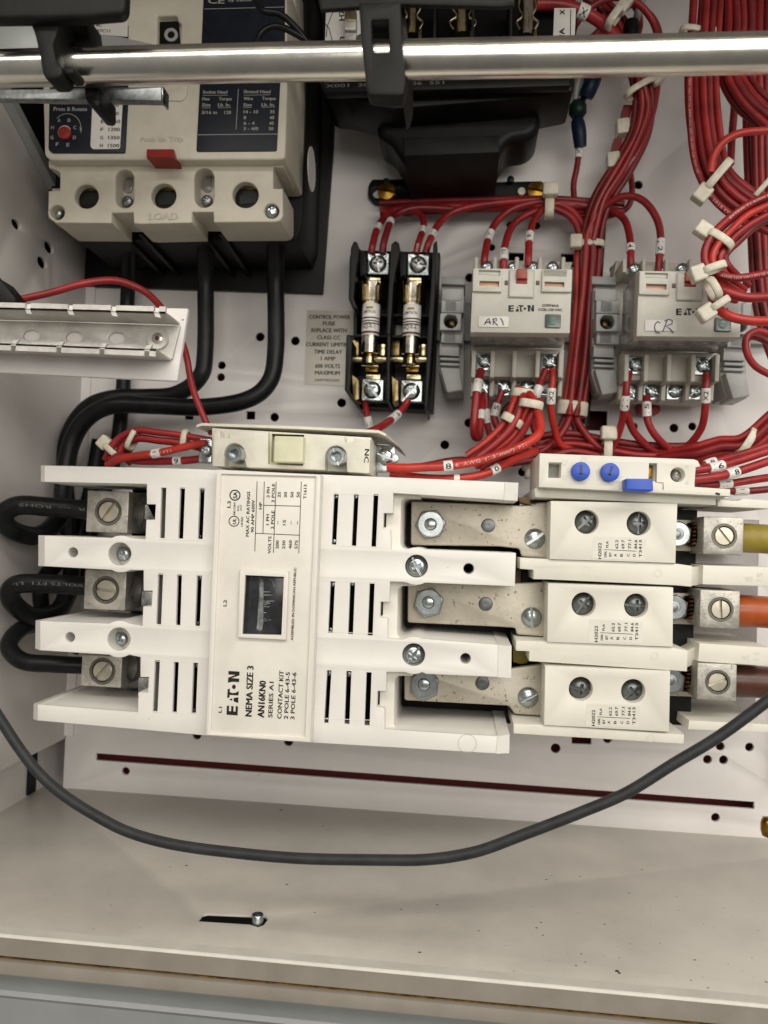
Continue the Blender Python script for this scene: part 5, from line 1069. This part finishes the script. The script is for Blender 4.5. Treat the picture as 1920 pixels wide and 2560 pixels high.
# right-hand coils
bundle('red wire of the outer coil on the right side', [(1775,-40,60),(1768,60,60),(1758,190,60),(1765,320,62),(1790,425,64),(1842,490,66),(1935,545,68)], [(36,0),(19,4),(2,6),(-14,4),(-30,0)], 18, ('red','redd','red','redd','red'), 'outer red coil on the right', prints=(), order='second|third|fourth|fifth|innermost')
wire('printed red wire, leftmost of the outer coil on the right side', [(1738,-40,64),(1732,60,64),(1724,200,64),(1728,340,66),(1745,430,68),(1786,500,70),(1850,550,72),(1935,585,74)], 17, 'red', None, prints=((1723,195,'TEW 105C FT1 UL AWM 1015 105C OR 600V CSA TEW 105',5.5,250,False),(1770,480,'OR 1015 OR TEW',6,130,False)))
bundle('red wire of the inner coil crossing to the right edge', [(1840,-40,54),(1845,60,54),(1838,170,56),(1868,240,58),(1935,300,60)], [(36,0),(20,5),(4,6),(-13,3),(-30,0)], 18, ('redd','red','redd','red','redd'), 'inner red coil at the right edge', order='leftmost|second|third|fourth|rightmost')
bundle('red wire of the upright bundle at the right edge', [(1893,-40,30),(1890,100,30),(1892,260,30),(1892,420,30),(1900,560,32),(1915,760,34),(1960,900,34),(2000,980,34)], [(24,0),(8,4),(-8,4),(-24,0)], 17, ('redd','redd','red','redd'), 'upright dark red bundle at the right edge', order='leftmost|second|third|rightmost')
wire('thin dark red wire hanging alone between the coils on the right', [(1836,190,30),(1836,260,30),(1830,340,34),(1826,410,40)], 18, 'redd', None)
wire('red wire arching alone to the right above the tied coil', [(1776,430,76),(1784,390,78),(1812,352,80),(1855,332,80),(1930,326,78)], 19, 'red2', None)
bundle('red wire of the tied loop in front of relay CR', [(1935,505,84),(1870,536,86),(1820,575,88),(1788,615,90),(1780,655,90),(1800,700,88),(1850,740,80)], [(14,0),(-4,5),(-21,2),(-36,-2)], 19, ('red','red2','red','redd'), 'tied loop in front of relay CR', order='outermost|second|third|innermost')
wire('printed red wire round the outside of the tied loop, leaving rightwards above two others', [(1935,482,90),(1870,512,92),(1820,548,92),(1782,586,94),(1762,630,94),(1770,668,94),(1808,689,96),(1855,694,96),(1935,680,94)], 19, 'red', None, n=14, prints=((1822,546,'EXTEW T1 AWM 1015',6,130,True),(1800,686,'AWM 1015 VW-1 FT1 UL CSA',6,125,False)))
g = 'red wires leaving the tied loop to the right'
wire('red wire leaving the tied loop to the right, middle of three', [(1768,700,94),(1790,718,96),(1822,732,98),(1870,744,98),(1935,741,96)], 23, 'red', g, n=14)
wire('red wire leaving the tied loop to the right, lowest of three', [(1780,720,90),(1782,748,94),(1800,776,98),(1835,794,100),(1880,802,100),(1935,803,98)], 23, 'red2', g, n=14)
wire('red wire making a small open loop at the right edge below relay CR', [(1935,840,70),(1895,828,72),(1868,842,74),(1866,878,74),(1888,915,72),(1935,942,70)], 17, 'red', None)
wire('red wire slanting to the right edge inside the small open loop', [(1862,858,66),(1875,842,66),(1900,846,64),(1935,862,62)], 17, 'redd', None)
bundle('red wire of the harness rising to the right edge by its tie', [(1600,1142,22),(1680,1134,32),(1740,1124,40),(1800,1112,44),(1862,1102,48),(1935,1040,52)], [(-10,0),(8,4),(24,0)], 20, ('red','redd','red'), 'harness at the right edge above the dial unit', order='topmost|middle|lowest')
# left of the auxiliary block
g = 'red wires left of the auxiliary block'
wire('red wire marked 7, left of the auxiliary block', [(515,1108,84),(480,1113,84),(400,1132,84),(345,1139,82),(300,1148,80),(270,1162,74)], 20, 'red2', g, marks=((389,1134,'7',22,True),), prints=((378,1136,'600V FT1',7,60,True),))
wire('red wire marked 9, below the wire marked 7', [(515,1146,78),(445,1152,78),(345,1152,76),(300,1140,74),(276,1150,72)], 20, 'red', g, marks=((441,1152,'9',22,True),))
bundle('red wire of the small tied loop left of the auxiliary block', [(525,1112,70),(454,1096,70),(398,1088,70),(345,1088,70),(305,1102,70),(285,1128,70),(268,1152,68)], [(-10,0),(9,2)], 19, ('red','red'), 'small tied loop left of the auxiliary block', order='outer|inner')
wire('red wire hooking down inside the small tied loop', [(300,1100,64),(318,1104,64),(325,1120,64),(312,1140,62),(330,1160,60)], 19, 'red', g)
# ================================================================ CABLE TIES
wire('black wire hidden behind the right side of the vertical bundle', [(1506,560,10),(1500,640,12),(1492,760,12),(1482,900,12),(1468,1000,12),(1462,1060,12)], 20, 'cable', None, name='black_wire')
tie('pale tie with its head on top of the harness below the right brass bolt', 1372, 520, 20, 0, 44, 30, 1, (38,32), 22, mz=6)
tie('pale tie with its head on the left at the top of the vertical bundle', 1476, 612, 20, 90, 56, 34, -1, (34,30), 16, mz=4)
tie('broad pale tie round the foot of the vertical bundle', 1430, 1022, 22, 95, 66, 36, None, band=34)
tie('white ring round the left strand of the hanging loop, lower left of three', 1280, 1052, 62, 120, 46, 34, None, band=20)
tie('white ring at the top of the hanging loop, under the relay screws', 1306, 984, 56, 95, 44, 34, None, band=20)
tie('white ring round the right strand of the hanging loop', 1328, 1012, 66, 100, 48, 34, None, band=20)
tie('pale tie standing on the low harness behind the dial unit, head upwards', 1517, 1125, 30, 0, 54, 34, 1, (38,34), 20, mz=4)
tie('white tie slanting across the outer coil, its head at the lower left', 1793, 440, 70, 38, 84, 46, -1, (36,44), 19)
tie('white tie on the tied loop with its head at the upper left', 1797, 602, 92, 125, 62, 40, -1, (34,40), 19)
tie('white tie with a hollow square head over the red latch of relay CR', 1782, 672, 100, 70, 50, 34, -1, (40,36), 18)
tie('white tie bent over the middle wire in front of relay CR', 1782, 722, 100, 150, 46, 34, None, band=18)
tie('white tie lowest in front of relay CR, with a chunky head', 1796, 762, 102, 55, 44, 34, -1, (38,40), 18)
tie('white tie round the harness at the right edge above the dial unit', 1866, 1104, 50, 30, 60, 40, None, band=18)
tie('white tie round the thick rising bundle just under the rod', 1600, 222, 34, 60, 74, 40, 1, (26,30), 15)
tie('pale tie at the crossing red wires above the rod', 1536, 44, 64, 35, 50, 36, 1, (28,46), 18)
tie('white ring on the small loop left of the auxiliary block, upper right', 333, 1098, 70, 25, 50, 34, None, band=13)
tie('white tie with a pale head at the far left of the small loop', 284, 1128, 70, 130, 46, 36, -1, (34,30), 15)
tie('flat pale tie round the small loop near the auxiliary block', 464, 1100, 70, 5, 44, 30, None, band=15)
tie('pale tie base hugging the coil behind the rod on the right', 1728, 80, 62, 100, 46, 30, 1, (30,40), 14)
tie('pale tie half hidden at the right edge behind the coil', 1905, 470, 66, 40, 70, 40, None, band=12)
tie('short pale tie stub beside the dark hole above the overload relay', 1318, 1182, 14, 0, 20, 14, 1, (26,30), 12)
# ---------------------------------------------------------------- labels that depend on nothing else
for o in bpy.data.objects:
    if o.type == 'MESH' and not o.data.materials: print('no material', o.name)
